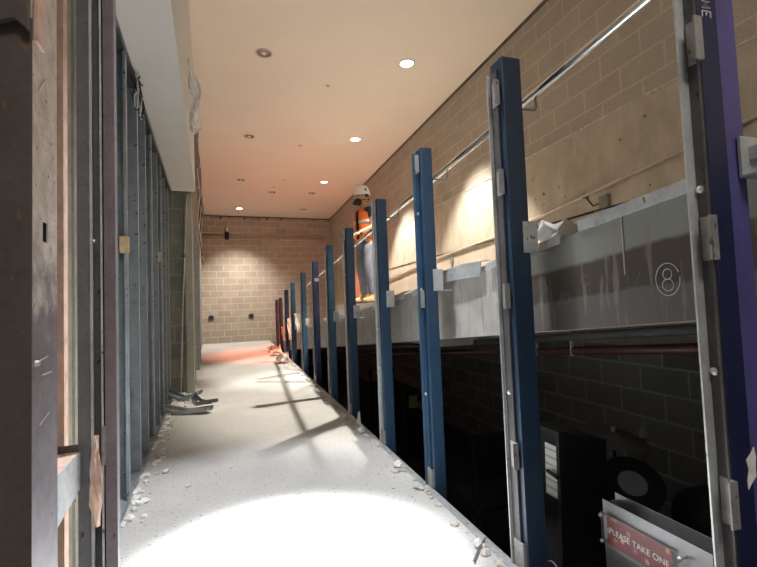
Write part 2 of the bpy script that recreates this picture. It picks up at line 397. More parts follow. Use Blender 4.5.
# perimeter gap under the ceiling
b = MB(); b.box((VW - 0.012, UN, CEIL - 0.035), (VW + 0.01, 15.3, CEIL + 0.01))
struct(place(b.build('trim_1', M_DSTEEL), 0, 0, 0), 'dark gap strip where the right wall meets the ceiling', 'trim')
b = MB(); b.box((-0.3, YB - 0.012, CEIL - 0.035), (4.2, YB + 0.01, CEIL + 0.01))
rr = random.Random(12)
for k in range(9):
    x = rr.uniform(0.1, 3.6); b.box((x, YB - 0.05, CEIL - rr.uniform(0.06, 0.12)), (x + rr.uniform(0.02, 0.06), YB, CEIL - 0.02))
struct(b.build('trim_2', M_DSTEEL), 'dark gap strip where the end wall meets the ceiling', 'trim')

# left: backing board, soffit, pier, far wall
b = MB(); b.box((-0.70, -4.0, 0), (-0.60, 6.0, CEIL))
struct(b.build('wall_left', M_BOARD), 'grey board lining behind the left row of studs', 'wall')
b = MB(); b.box((-0.60, 0.6, 0), (-0.585, 2.2, 2.4))
struct(b.build('lining_board', M_TANBOARD), 'khaki board seen in the slot between the nearest left studs', 'wall')
b = MB(); b.box((-0.6, -2.0, 2.40), (-0.145, 5.72, CEIL))
struct(b.build('soffit', M_SOFF), 'off-white boxed soffit running along the left under the ceiling', 'soffit')
pr = struct(bpy.data.objects.new('pier', None), 'grey-green block pier at the end of the left studs', 'pier'); COL.objects.link(pr)
b = MB(); b.box((-0.60, 5.93, 0), (-0.275, 6.25, 2.42)); b.build('block_core', M_PIER, pr)
b = MB(); b.box((-0.275, 5.90, 0), (-0.195, 6.3, 2.40)); b.build('plaster_edge', M_PIERPL, pr)
b = MB(); b.box((-0.70, 6.0, 0), (-0.20, 6.45, CEIL)); b.box((-0.70, 6.45, 0), (-0.235, YB, CEIL))
struct(b.build('wall_side', M_PIER), 'stripped left wall beyond the block pier', 'wall')
# torn board edge up the far left wall
b = MB(); rr = random.Random(5); y = 6.2
while y < YB - 0.1:
    l = rr.uniform(0.1, 0.3); b.box((-0.24, y, CEIL - rr.uniform(0.06, 0.42)), (-0.13 - rr.uniform(0, 0.05), y + l, CEIL)); y += l
struct(b.build('torn_ceiling_edge', M_BOARD), 'ragged torn plaster along the top of the far left wall', 'trim')

# ramp: slab, side face, galvanised upstand
rp = struct(bpy.data.objects.new('ramp', None), 'concrete access ramp along the right wall with stained grey side', 'ramp'); COL.objects.link(rp); place(rp, 0, 0, 0)
VF = 1.12; BD = 0.33
def slope_box(u0, u1, v0, v1, dz0, dz1):
    return [(v0, u0, rampz(u0) + dz0), (v1, u0, rampz(u0) + dz0), (v1, u1, rampz(u1) + dz0), (v0, u1, rampz(u1) + dz0),
            (v0, u0, rampz(u0) + dz1), (v1, u0, rampz(u0) + dz1), (v1, u1, rampz(u1) + dz1), (v0, u1, rampz(u1) + dz1)]
b = MB(); b.hexa(slope_box(UN, 15.0, VF + 0.02, VW + 0.05, -BD, 0.0)); b.build('ramp_slab', M_RAMPTOP, rp)
b = MB(); b.hexa(slope_box(UN, 15.0, VF, VF + 0.02, -BD, 0.0)); fo = b.build('side_face', M_FASCIA, rp)
uvl = fo.data.uv_layers[0]                   # v = height above the lower edge of the side
for poly in fo.data.polygons:
    for li in poly.loop_indices:
        c = fo.data.vertices[fo.data.loops[li].vertex_index].co
        uvl.data[li].uv = (c.y / 0.683, (c.z - rampz(c.y) + BD) / 0.683)
b = MB(); b.hexa(slope_box(UN, 1.25, VF - 0.008, VF + 0.035, 0.0, 0.036)); b.build('upstand', M_GALV, rp)
# chalk on the side face: circled 8 and faint scribbles
def chalk(parent, lines, r=0.0016, name='chalk_mark', mat=None):
    b = MB()
    for ln in lines: b.tube(ln, r, 5)
    return b.build(name, mat or M_CHALK, parent)
def on_face(u, dz, pts, s): return [(VF - 0.001, u - a * s * 0.683, rampz(u) + dz + c * s * 0.683) for a, c in pts]
def ring(cx, cz, rx, rz, n=22, a0=0.0, a1=2 * pi): return [(cx + rx * cos(a0 + (a1 - a0) * k / n), cz + rz * sin(a0 + (a1 - a0) * k / n)) for k in range(n + 1)]
eu, ez = 0.934, -0.213
chalk(rp, [on_face(eu, ez, ring(0, 0, 0.085, 0.105, a0=0.4, a1=6.4), 0.62), on_face(eu, ez, ring(0, 0.026, 0.024, 0.026), 0.8), on_face(eu, ez, ring(0, -0.028, 0.030, 0.030), 0.8)], 0.0012, 'chalk_number')
scr = []
for (uu, dz, pts) in ((1.62, -0.29, [(0, 0), (0.03, 0.05), (0.03, -0.03), (0.06, 0.03)]), (1.74, -0.31, [(0, 0.05), (0, -0.04), (0.02, 0.0), (0.045, -0.03)]), (1.90, -0.26, ring(0, 0, 0.03, 0.03)),
                      (1.90, -0.28, [(0.03, 0.04), (0.03, -0.05)]), (2.05, -0.33, ring(0, 0, 0.025, 0.03)), (2.08, -0.33, [(0, 0.05), (-0.03, -0.04), (0.02, -0.02)]), (1.63, -0.28, [(0, 0.05), (0.0, -0.03)]), (2.22, -0.25, [(0, 0.02), (0.03, 0), (0.0, -0.03)])):
    scr.append(on_face(uu * 0.652, (dz + 0.01) * 0.683, pts, 0.9))
chalk(rp, scr, 0.0007, 'chalk_scribble', M_FAINT)
b = MB(); b.tube([(VF - 0.002, 1.072, rampz(1.072)), (VF - 0.002, 1.072, rampz(1.072) - 0.178)], 0.0028, 6); b.build('drip_line', M_CONDUIT, rp)
b = MB(); b.box((1.56, 3.4, H - 0.35), (VW + 0.05, 7.3, H + 0.055))
struct(place(b.build('platform', M_RAMPTOP), 0, 0, 0), 'level concrete landing behind the ramp where the worker stands', 'platform')
# space under the ramp
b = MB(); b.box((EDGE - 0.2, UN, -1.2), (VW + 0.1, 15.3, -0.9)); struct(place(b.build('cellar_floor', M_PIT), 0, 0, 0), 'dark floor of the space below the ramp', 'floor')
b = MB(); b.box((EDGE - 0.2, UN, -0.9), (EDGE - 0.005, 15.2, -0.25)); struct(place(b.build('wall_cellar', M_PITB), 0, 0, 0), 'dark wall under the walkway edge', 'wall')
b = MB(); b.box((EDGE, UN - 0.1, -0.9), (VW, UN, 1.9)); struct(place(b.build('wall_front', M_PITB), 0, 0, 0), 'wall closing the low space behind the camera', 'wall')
# broken mortar edge and steel angle on the slab edge
b = MB(); b.box((EDGE - 0.03, UN, -0.06), (EDGE + 0.004, 15.0, 0.004)); struct(place(b.build('trim_3', M_GALV), 0, 0, 0), 'thin steel angle along the walkway edge under the posts', 'trim')

# ------------------------------------------------------------------ downlights
def downlight(u, v, mat, name, label, group):
    e = empty(name, uvw(u, v, CEIL), -TH, label=label, cat='ceiling light', group=group)
    MB().lathe([(0.082, -0.001), (0.104, -0.001), (0.104, -0.008), (0.092, -0.012), (0.082, -0.006), (0.082, -0.001)], 32).build('trim_ring', M_TRIMRING, e, True)
    if mat: MB().lathe([(0.0, -0.004), (0.082, -0.004), (0.082, -0.002)], 32).build('lamp_lens', mat, e)
    else:
        MB().lathe([(0.082, -0.002), (0.06, -0.0035), (0.03, -0.004), (0.0, -0.004)], 32).build('reflector', M_CANDARK, e, True)
        MB().lathe([(0.028, -0.004), (0.026, -0.012), (0.0, -0.016)], 16).build('bulb', M_WHITE, e, True)
    return e
LIT = ['lit round downlight nearest the camera, beside the tall blue post', 'lit round downlight second from the camera along the right', 'lit rose-tinted downlight third from the camera above the worker', 'lit downlight farthest away, close to the end block wall']
for (u, v, k), lab in zip(DOWN, LIT): downlight(u, v, M_LAMPR if k == 'red' else M_LAMPW, 'downlight', lab, 'lit ceiling downlights')
DEAD = ['unlit round ceiling can nearest the camera, largest of the dark ones', 'unlit round ceiling can second from the camera on the left', 'unlit ceiling can third from the camera on the left', 'unlit dark ceiling can in the middle of the far ceiling', 'unlit ceiling can at the far right near the end wall', 'unlit ceiling can just beyond the rose-tinted downlight']
for (u, v), lab in zip([(5.32, 0.357), (7.99, 0.25), (10.73, 0.13), (11.73, 0.9), (13.65, 1.96), (11.68, 1.92)], DEAD): downlight(u, v, None, 'unlit_downlight', lab, 'unlit ceiling cans')
SPR = ['small sprinkler cover nearest the camera in mid ceiling', 'small sprinkler cover second from the camera in mid ceiling', 'small sprinkler cover left of the rose-tinted downlight', 'tiny sprinkler cover beside the unlit can in the far ceiling']
for (u, v), lab in zip([(5.92, 1.24), (8.26, 1.165), (10.57, 1.09), (11.2, 0.91)], SPR):
    e = empty('sprinkler', uvw(u, v, CEIL), 0, label=lab, cat='sprinkler', group='ceiling sprinklers')
    MB().lathe([(0.040, 0.0), (0.040, -0.006), (0.0, -0.007)], 20).build('cover_plate', M_TRIMRING, e)
    MB().lathe([(0.010, -0.006), (0.008, -0.022), (0.0, -0.022)], 12).build('nozzle', M_GREYPIPE, e)

# ------------------------------------------------------------------ blue posts
def post(u, mat, ztop, w=0.070, v0=0.945, d=0.08, web=(0.026, 0.076), lip=0.014, lip_mat=None, web_mat=None, clips=(), bracket=None, label='', marks=None, bolts=(), stripe_top=None):
    e = empty('steel_post', uvw(u, 0, 0), -TH, label=label, cat='post', group='blue posts along the walkway edge')
    zt = H + ztop
    # square tube standing on the low floor beside the slab
    MB().box((v0, 0.0, -0.9), (v0 + w, d, zt)).build('square_tube', mat, e, bevel=0.004)
    zs = H + (stripe_top if stripe_top is not None else ztop - 0.012)
    a0, a1 = web; z0 = 0.006
    # steel channel screwed along the left side of the tube, its rear leg turned out
    MB().box((v0 - 0.006, a0, z0), (v0 - 0.002, a1, zs)).box((v0 - 0.010, a0, z0), (v0 - 0.002, a0 + 0.004, zs)).build('channel_web', web_mat or M_DSTEEL, e)  # web in darker steel than the lip by default
    MB().box((v0 - 0.006 - lip, a1 - 0.004, z0), (v0 - 0.006, a1, zs)).build('channel_lip', lip_mat or M_GALV, e)
    am = (a0 + a1) / 2
    for z in clips:
        MB().box((v0 - 0.010, a0 - 0.008, H + z - 0.046), (v0 - 0.006, am + 0.006, H + z + 0.046)).box((v0 - 0.028, a0 - 0.012, H + z - 0.046), (v0 - 0.006, a0 - 0.008, H + z + 0.046)).build('clip', M_CLIP, e)
    b = MB(); b.box((v0 - 0.012, a0 - 0.014, z0), (v0 - 0.007, a1 - 0.01, 0.10)); b.box((v0 - 0.012, a0 - 0.018, z0), (v0 + 0.022, a0 - 0.015, 0.10)) if a0 > 0.02 else None; b.build('base_clip', M_CLIP, e)
    for z in bolts:
        MB().lathe([(0.008, -0.006), (0.008, -0.012), (0.0, -0.015)] , 12, (v0, am, H + z), 'X').build('bolt', M_SCREW, e)
    if bracket is not None:
        z = H + bracket; b = MB(); x0, x1 = v0 + w * 0.62, v0 + w + 0.030
        b.box((x0, -0.005, z - 0.055), (x1, -0.001, z + 0.055)); b.box((x0, -0.001, z - 0.060), (x1 + 0.03, 0.0, z - 0.055)); b.box((x1 - 0.004, -0.001, z - 0.055), (x1, 0.06, z + 0.05)); b.box((x1, -0.001, z - 0.060), (x1 + 0.05, 0.06, z - 0.055))
        for dx, dz in ((0.018, 0.03), (0.018, -0.03)): b.lathe([(0.005, -0.005), (0.005, -0.009), (0.0, -0.010)], 8, (x0 + dx, 0, z + dz), 'Y')
        b.build('angle_bracket', M_GALV, e)
    if marks: chalk(e, marks, 0.0018)
    return e
# nearest post: chipped navy, light on its side painted purple, chalked letters running down its face
fy = -0.001
def letters(pts, x0, z0, s): return [(x0 + a * s, fy, z0 + c * s) for a, c in pts]
ME = [letters([(0, 0), (1, 0.0), (0.25, -0.28), (1, -0.55), (0, -0.6)], 0.957, H + 0.625, 0.024), letters([(1, -0.9), (1, -1.45)], 0.957, H + 0.625, 0.024), letters([(0, -0.9), (1, -0.9)], 0.957, H + 0.625, 0.024), letters([(0.5, -0.9), (0.5, -1.3)], 0.957, H + 0.625, 0.024), letters([(0, -0.9), (0, -1.45)], 0.957, H + 0.625, 0.024)]
p1 = post(0.675, M_NAVY, 1.55, w=0.057, d=0.05, web=(0.0, 0.030), lip=0.024, clips=(0.535, 0.115, -0.42), bolts=(0.22, -0.16), marks=ME,
     label='nearest steel post at the right edge, chipped navy paint with lit purple side and chalked letters')
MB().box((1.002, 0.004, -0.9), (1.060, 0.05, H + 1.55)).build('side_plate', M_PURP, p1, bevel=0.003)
b = MB(); b.box((1.032, -0.006, H + 0.245), (1.110, 0.0, H + 0.335)); b.box((1.032, -0.05, H + 0.245), (1.110, -0.004, H + 0.25)); b.box((1.055, -0.025, H + 0.285), (1.10, -0.004, H + 0.312)); b.box((1.04, 0.0, H + 0.25), (1.047, 0.012, H + 0.33)); b.build('angle_bracket', M_GALV, p1)
b = MB(); rr = random.Random(4); b.sheet([[(0.985 + k * 0.012 + rr.uniform(-0.004, 0.004), fy, H - 0.39 + j * 0.02 + (k - 1) * 0.012) for k in range(3)] for j in range(4)], 0.0012); b.build('bare_patch', M_PLASTER, p1)
HUN = []
post(1.395, M_BLUED, 0.905, w=0.080, clips=(0.775, 0.44, 0.02, -0.55), bracket=0.235, bolts=(-0.33,), stripe_top=0.865, label='second blue post from the camera, tall with galvanised clips down its left side')
post(2.175, M_BLUE, 0.838, w=0.065, clips=(0.755, 0.03), bracket=0.13, bolts=(0.49, 0.08, -0.47), web_mat=M_BLUE, lip_mat=M_BLUE2, label='third blue post from the camera, left of the second with lit scuffed side')
post(2.98, M_BLUE, 0.757, clips=(0.69,), bracket=0.053, bolts=(-0.16, -0.43), web_mat=M_STUD, label='fourth blue post from the camera, standing right in front of the worker')
post(3.93, M_BLUE, 0.724, clips=(0.66,), bracket=-0.035, bolts=(0.3,), label='fifth blue post from the camera, just left of the worker')
post(4.84, M_BLUE2, 0.694, clips=(0.62,), bracket=-0.085, label='sixth blue post from the camera, bright blue with tilted bracket')
f7 = -0.001
B7 = [[(0.950 + a, f7, H + 0.35 + c) for a, c in pts] for pts in (ring(0.008, 0.03, 0.007, 0.02, 10, 1.6, 4.7), [(0.018, 0.05), (0.018, 0.01)], ring(0.031, 0.03, 0.007, 0.02, 14), ring(0.047, 0.03, 0.007, 0.02, 14), ring(0.054, 0.03, 0.007, 0.024, 10, -1.6, 1.6))]
post(5.83, M_NAVY, 0.62, marks=B7, label='seventh post from the camera, dark navy with a chalked number near its top')
post(6.98, M_BLUE2, 0.57, bracket=-0.19, label='eighth blue post from the camera, light blue beside the chalk-marked navy one')
post(8.37, M_BLUE, 0.50, bracket=-0.3, label='ninth blue post from the camera, halfway to the end wall')
post(9.55, M_NAVY, 0.425, bracket=-0.35, label='tenth post from the camera, dark navy with orange-lit paper at its side')
post(10.95, M_RUSTP, 0.30, label='eleventh post from the camera, dull purple and rusty')
post(11.98, M_RUSTP, 0.275, label='last and smallest post, nearest the end block wall')
# scraps of board and paper hung on the far posts
def scrap(u, v, z, w, h, mat, label, seed):
    rr = random.Random(seed); rows = []
    for j in range(5):
        rows.append([(v + (k / 3 - 0.5) * w * (1 - 0.12 * j) + rr.uniform(-0.01, 0.01), -0.012 - rr.uniform(0, 0.03) - 0.01 * j, z + h * (0.5 - j / 4) + rr.uniform(-0.02, 0.02)) for k in range(4)])
    o = MB().sheet(rows, 0.004).build('torn_paper', mat); o.location = uvw(u, 0, 0); o.rotation_euler = (0, 0, -TH)
    return tag(o, label, 'scrap', 'torn paper scraps hung on posts')
scrap(8.37, 1.03, 0.72, 0.10, 0.32, M_PAPER, 'pale torn paper scrap hanging on the ninth post', 1)
scrap(9.55, 1.02, 0.55, 0.12, 0.45, M_PINK, 'pink-brown torn paper scrap hanging on the tenth post', 2)
scrap(10.95, 1.03, 0.40, 0.14, 0.35, M_PINK, 'pinkish torn paper scrap on the eleventh post', 3)

# bent flashing strips left along the ramp edge
def flashing(us, vs, dzt, dzb, label, mat=M_GALV):
    rows = [[], [], []]
    for u, v, t, bt in zip(us, vs, dzt, dzb):
        rows[0].append((v + 0.05, u, rampz(u) + t + 0.006)); rows[1].append((v, u, rampz(u) + t)); rows[2].append((v - 0.006, u, rampz(u) + bt))
    return tag(place(MB().sheet(rows, 0.004).build('flashing_strip', mat), 0, 0, 0), label, 'metal strip', 'flashing strips on the ramp edge')
flashing([1.321, 1.529, 1.821], [1.100, 1.098, 1.096], [0.004, 0.003, 0.000], [-0.025, -0.028, -0.032], 'straight grey flashing strip on the ramp edge behind the second post')
flashing([1.877, 2.051, 2.225, 2.364, 2.503, 2.683], [1.100, 1.090, 1.090, 1.085, 1.080, 1.070], [0.021, 0.038, 0.042, 0.045, 0.014, -0.014], [-0.049, -0.035, -0.025, -0.014, -0.025, -0.052], 'bent crumpled flashing sheet on the ramp edge between second and third posts')
flashing([2.920, 3.128, 3.406, 3.650], [1.100, 1.095, 1.090, 1.090], [0.014, 0.010, 0.003, 0.000], [-0.035, -0.035, -0.042, -0.049], 'grey flashing strip on the ramp edge right of the fourth post')
flashing([4.588, 5.005, 5.422], [1.100, 1.095, 1.090], [0.014, 0.014, 0.007], [-0.035, -0.035, -0.035], 'short flashing strip on the ramp edge past the worker')
# rags and crumpled sheeting on the edge
rr = random.Random(21)
def crumple(u, v, w, h, label, mat, seed):
    rr = random.Random(seed); rows = []
    for j in range(5):
        rows.append([(v + 0.02 * math.sin(k * 1.7 + j), u + (k / 5 - 0.5) * w, rampz(u) + 0.02 + h * (j / 4) * (0.35 + 0.65 * abs(math.sin(k * 1.3 + seed))) * rr.uniform(0.7, 1.1)) for k in range(6)])
    return tag(place(MB().sheet(rows, 0.003).build('plastic_sheeting', mat, smooth=True), 0, 0, 0), label, 'sheeting')
crumple(1.42, 1.17, 0.22, 0.085, 'crumpled pale plastic sheeting on the ramp edge right of the second post', M_PAPER, 3)
crumple(6.3, 1.2, 0.34, 0.085, 'crumpled white sheeting lying far down the ramp edge', M_PAPER, 5)

# handrail on the ramp
hr = empty('handrail', uvw(0, 0, 0), -TH, label='polished pipe handrail sloping down along the ramp', cat='handrail')
def railz(u): return H + 0.893 - 0.064 * u
pts = [(1.118, u, railz(u)) for u in (-1.0, 0.8, 1.65, 2.6, 4.0, 5.5, 7.0, 8.2)]
pts += [(1.118, 8.30, railz(8.2) - 0.035), (1.118, 8.32, railz(8.2) - 0.14)]
MB().tube(pts, 0.0165, 14).build('rail', M_PIPE, hr, True)
for u, xe in ((0.70, 1.061), (1.44, 1.026), (2.22, 1.011), (3.02, 1.016), (3.97, 1.016), (4.88, 1.016), (7.02, 1.016)):
    z = railz(u); MB().tube([(1.118, u, z - 0.012), (1.119, u, z - 0.055), (1.112, u, z - 0.066), (xe, u, z - 0.068)], 0.0045, 8).build('rail_bracket', M_GREYPIPE, hr, True)

# wall conduits and small boxes
def run(name, pts, r, mat, label, cat, clips=()):
    e = empty(name, uvw(0, 0, 0), -TH, label=label, cat=cat)
    MB().tube(pts, r, 10).build('pipe_run', mat, e, True)
    for (x, y, z) in clips:
        MB().box((x - r * 0.5, y - 0.012, z - r * 1.8), (VW if abs(x - VW) < 0.1 else x + r * 1.6, y + 0.012, z + r * 1.8)).build('pipe_clip', M_GREYPIPE, e)
    return e
def cz(u): return H + 1.24 - 0.093 * u
run('wall_conduit', [(VW - 0.02, u, cz(u)) for u in (-2.0, 1.0, 2.5, 4.6)] + [(VW - 0.02, 4.9, cz(4.7) - 0.01), (VW - 0.02, 6.6, cz(4.7) - 0.07), (VW - 0.02, 9.5, H + 0.5)], 0.014, M_CONDUIT, 'thin tan conduit sloping along the concrete band of the right wall', 'conduit',
    [(VW - 0.02, 3.3, cz(3.3)), (VW - 0.02, 1.6, cz(1.6)), (VW - 0.02, 4.3, cz(4.3))])
e = empty('junction_box', uvw(3.07, VW, H + 0.83), -TH, label='small dark junction box below the conduit on the right wall', cat='box')
MB().box((-0.035, -0.05, -0.055), (0.0, 0.05, 0.055)).build('box_body', M_GREYPIPE, e, bevel=0.003)
MB().tube([(-0.012, 0.05, 0.0), (-0.012, 0.14, -0.01), (-0.012, 0.20, 0.06), (-0.012, 0.2, 0.1)], 0.006, 8).build('cable_tail', M_BLACK, e, True)
for k, (u, z) in enumerate(((4.75, H + 0.72), (6.0, H + 0.66))):
    e = empty('junction_box', uvw(u, VW, z), -TH, label=('small wall box behind the second post, low on the concrete' if k == 0 else 'small wall box right of the third post, low on the concrete'), cat='box')
    MB().box((-0.03, -0.04, -0.05), (0, 0.04, 0.05)).build('box_body', M_GREYPIPE, e, bevel=0.003)
    MB().tube([(-0.01, 0, -0.05), (-0.01, 0.01, -0.2)], 0.006, 8).build('cable_tail', M_GREYPIPE, e)
# pipes under the ramp
def pz(u): return H - 0.10 - 0.094 * u
run('red_pipe', [(1.95, u, pz(u)) for u in (0.9, 2.0, 5.0, 9.0)], 0.026, M_REDPIPE, 'oxide-red pipe hung under the ramp beam', 'pipe')
run('grey_pipe', [(1.90, u, pz(u) + 0.085) for u in (0.9, 2.0, 5.0, 9.0)], 0.024, M_PITPIPE, 'dark grey pipe above the red one under the ramp', 'pipe')
for k, u in enumerate((2.28, 2.62)):
    o = place(MB().box((1.925, u, pz(u) - 0.03), (1.945, u + 0.012, rampz(u) - BD + 0.002)).build('pipe_hanger', M_GALV), 0, 0, 0)
    tag(o, 'metal hanger strap holding the pipes, ' + ('nearer the camera' if k == 0 else 'beside the second post'), 'hanger', 'pipe hanger straps')

# end wall: conduit pair, valve, sockets
e = empty('end_conduit', (0, YB, 0), 0, label='pair of grey conduits running across the end block wall', cat='conduit')
for dz, r in ((0.0, 0.020), (-0.10, 0.012)): MB().tube([(-0.2, -0.04, H + 2.42 + dz), (3.75, -0.04, H + 2.46 + dz)], r, 10).build('pipe_run', M_CONDUIT, e, True)
e = empty('pipe_valve', (0.53, YB - 0.02, H + 2.4), 0, label='small dark valve fitting on the end wall conduits', cat='valve')
MB().lathe([(0.06, -0.12), (0.07, -0.05), (0.07, 0.08), (0.035, 0.12), (0.0, 0.12)], 14, (0, -0.08, 0)).build('valve_body', M_BLACK, e, True)
MB().lathe([(0.035, 0.12), (0.03, 0.2), (0.055, 0.22), (0.03, 0.30), (0.0, 0.30)], 14, (0, -0.08, 0)).build('valve_handle', M_PAPER, e, True)
for (x, z, l) in ((0.02, H - 0.155, 'round dark socket on the end wall, left one'), (1.21, H - 0.145, 'round dark socket on the end wall, right one')):
    e = empty('wall_socket', (x, YB, z), 0, label=l, cat='socket', group='sockets on the end wall')
    MB().lathe([(0.085, -0.001), (0.085, -0.02), (0.07, -0.03), (0.06, -0.012), (0.0, -0.012)], 18, (0, 0, 0), 'Y').build('socket_rim', M_DSTEEL, e)
    MB().box((-0.03, -0.03, -0.035), (0.03, -0.011, 0.035)).build('socket_face', M_DARKHOLE, e)

# ------------------------------------------------------------------ left studs
def stud_mesh(parent, w=0.115, fl=0.041, z0=0.012, z1=2.385, hole=0.5, mat=M_STUD):
    """cold-formed C stud: web faces the camera, flanges run back, lips turn in; one punched slot in the web"""
    x1, x0 = 0.0, -w; t = 0.0025; xm = (x0 + x1) / 2
    b = MB()
    b.box((x0, 0, z0), (xm - 0.02, t, z1)); b.box((xm + 0.02, 0, z0), (x1, t, z1))
    b.box((xm - 0.02, 0, z0), (xm + 0.02, t, hole - 0.05)); b.box((xm - 0.02, 0, hole + 0.05), (xm + 0.02, t, 1.6)); b.box((xm - 0.02, 0, 1.7), (xm + 0.02, t, z1))
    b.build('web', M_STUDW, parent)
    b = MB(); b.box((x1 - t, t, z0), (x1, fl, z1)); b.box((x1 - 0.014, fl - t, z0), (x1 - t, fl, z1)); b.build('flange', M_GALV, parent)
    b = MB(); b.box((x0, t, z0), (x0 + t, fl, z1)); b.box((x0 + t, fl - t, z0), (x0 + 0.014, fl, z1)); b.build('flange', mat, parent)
ORD = ['first', 'second', 'third', 'fourth', 'fifth', 'sixth', 'seventh', 'eighth', 'ninth']
ys = [2.36, 2.72, 3.12, 3.52, 3.93, 4.34, 4.75, 5.15, 5.55]
proto = None
for k, y in enumerate(ys):
    if proto is None:
        e = empty('steel_stud', (-0.405, y, 0)); stud_mesh(e, hole=0.47); proto = e
    else: e = copy_tree(proto); e.location = (-0.405 - 0.003 * k, y, 0)
    if k in (1, 4, 6): e.location.x -= 0.113
    e.rotation_euler = (0, 0, [0.06, pi, 0.02, 0.05, pi, 0.03, pi, 0.04, 0.0][k])
    tag(e, f'galvanised stud on the left, {ORD[k]} past the plum-grey jamb', 'stud', 'studs along the left wall')
b = MB(); b.box((-0.53, 2.25, 0.0), (-0.40, 5.85, 0.003)); b.box((-0.404, 2.25, 0.003), (-0.4015, 5.85, 0.035)); b.box((-0.532, 2.25, 0.003), (-0.529, 5.85, 0.035))
tag(b.build('floor_track', M_STUD), 'galvanised floor track under the left studs', 'track')
b = MB(); b.box((-0.53, 2.0, 2.397), (-0.40, 5.72, 2.40)); b.box((-0.404, 2.0, 2.362), (-0.4015, 5.72, 2.397))
tag(b.build('ceiling_track', M_DSTEEL), 'dark track under the soffit holding the left studs', 'track')
for (y, z, s, l) in ((2.66, H + 0.385, 0.05, 'small pine block wedged on a left stud, the nearer one'), (4.379, H + 0.52, 0.05, 'small pine block wedged on a left stud, the farther one')):
    tag(MB().box((-0.44, y, z - s), (-0.398, y + 0.05, z + s * 0.7)).build('wood_block', M_WOOD, bevel=0.003), l, 'wood block', 'pine blocks on the left studs')

# nearest left group: wide brown stud, board edge, open channel, plum jamb
e = empty('steel_stud', (-0.303, 0.985, 0), 0, label='wide brown stud at the left edge with scraped side and punched hole', cat='stud')
t = 0.003
MB().box((-0.16, 0, 0), (0, t, 1.515)).box((-0.06, -0.004, 0), (-0.055, 0, 1.50)).build('web', M_BROWN, e)
y1 = 0.145; hz, hy = H + 0.172, 0.072
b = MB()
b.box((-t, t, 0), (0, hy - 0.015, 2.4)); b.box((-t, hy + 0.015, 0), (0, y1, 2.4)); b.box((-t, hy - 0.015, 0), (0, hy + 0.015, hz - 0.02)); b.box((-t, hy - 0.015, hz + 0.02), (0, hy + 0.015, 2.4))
b.build('flange', M_MOTTLE, e)
MB().box((-0.02, y1 - t, 0), (-t, y1, 2.4)).build('lip', M_PLUM, e)
MB().box((-0.03, hy - 0.025, hz - 0.06), (-0.006, hy + 0.025, hz + 0.06)).build('slot_shade', M_DARKHOLE, e)  # dark block standing in for the shade inside the punched hole
for (y, z, a) in ((0.05, H + 0.46, 0.8), (0.06, H + 0.40, 0.2), (0.055, H - 0.075, 0.1), (0.075, H - 0.105, 0.0), (0.06, H - 0.19, 0.25)):
    d = 0.028; MB().tube([(0.0015, y - d * cos(a), z - d * sin(a)), (0.0015, y + d * cos(a), z + d * sin(a))], 0.0014, 6).build('scratch_wire', M_SCREW, e)
MB().lathe([(0.006, 0.0), (0.005, 0.006), (0.0, 0.008)], 10, (0, 0.02, H - 0.08), 'X').build('screw', M_SCREW, e)
rr = random.Random(9); poly = [(-0.16, 2.38), (-0.16, 1.485)] + [(-0.16 + k * 0.02, 1.490 + rr.uniform(-0.012, 0.012)) for k in range(1, 9)] + [(0.0, 2.38)]
o = MB().prism(poly, (0.962, 0.975), 'XZ').build('torn_board', M_BROWN); o.location = (-0.303, 0, 0); tag(o, 'torn brown board remnant over the nearest left stud', 'board')
b = MB(); b.box((-0.302, 0.99, H + 0.525), (-0.296, 1.035, 2.38)); tag(b.build('drywall_strip', M_PINK), 'pink-brown drywall strip above the scraped stud face', 'board')
b = MB(); b.box((-0.42, 1.56, 0), (-0.402, 1.60, 2.4)); tag(b.build('board_edge', M_PINK), 'pinkish board edge standing behind the wide brown stud', 'board')
e = empty('steel_stud', (-0.44, 1.80, 0), 0, label='rusty pale stud in the slot behind the wide brown stud', cat='stud')
MB().box((-0.06, 0, 0), (0.02, 0.003, 2.4)).build('web', M_TANBOARD, e); MB().box((0.0, -0.003, 0), (0.008, 0.0, 2.4)).build('lip', M_STUD, e); MB().box((0.017, 0.003, 0), (0.02, 0.04, 2.4)).build('flange', M_TANBOARD, e)
e = empty('open_channel', (-0.354, 1.50, 0), 0, label='dark open steel channel with two bright lips left of the plum jamb', cat='channel')
MB().box((0, 0.05, 0), (0.067, 0.053, 2.4)).box((0, 0, 0), (0.030, 0.003, 2.4)).build('web', M_CHAN, e)
MB().box((0, 0.003, 0), (0.003, 0.05, 2.4)).build('flange', M_CHAN, e); MB().box((0.064, 0.0, 0), (0.067, 0.05, 2.4)).build('flange', M_CHAN, e)
MB().box((0.032, -0.002, 0), (0.039, 0.012, 2.4)).build('lip', M_GALV, e); MB().box((0.058, -0.002, 0), (0.0635, 0.012, 2.4)).build('lip', M_GALV, e)
MB().box((0.03, 0.003, 0), (0.0315, 0.05, 2.4)).build('liner', M_STUD, e)
MB().lathe([(0.006, 0.0), (0.005, -0.008), (0.0, -0.01)], 10, (0.043, -0.002, H + 0.22), 'Y').build('screw', M_SCREW, e)
e = empty('door_jamb', (-0.290, 1.50, 0), 0, label='plum-grey primed steel jamb standing right of the open channel', cat='jamb')
MB().box((0, 0, 0), (0.032, 0.003, 2.4)).build('face', M_PLUM, e); MB().box((0.029, 0.003, 0), (0.032, 0.04, 2.4)).build('return_leg', M_CHAN, e)
MB().box((-0.006, -0.003, H - 0.42), (0.004, 0.0, H - 0.31)).build('clip', M_CLIP, e)
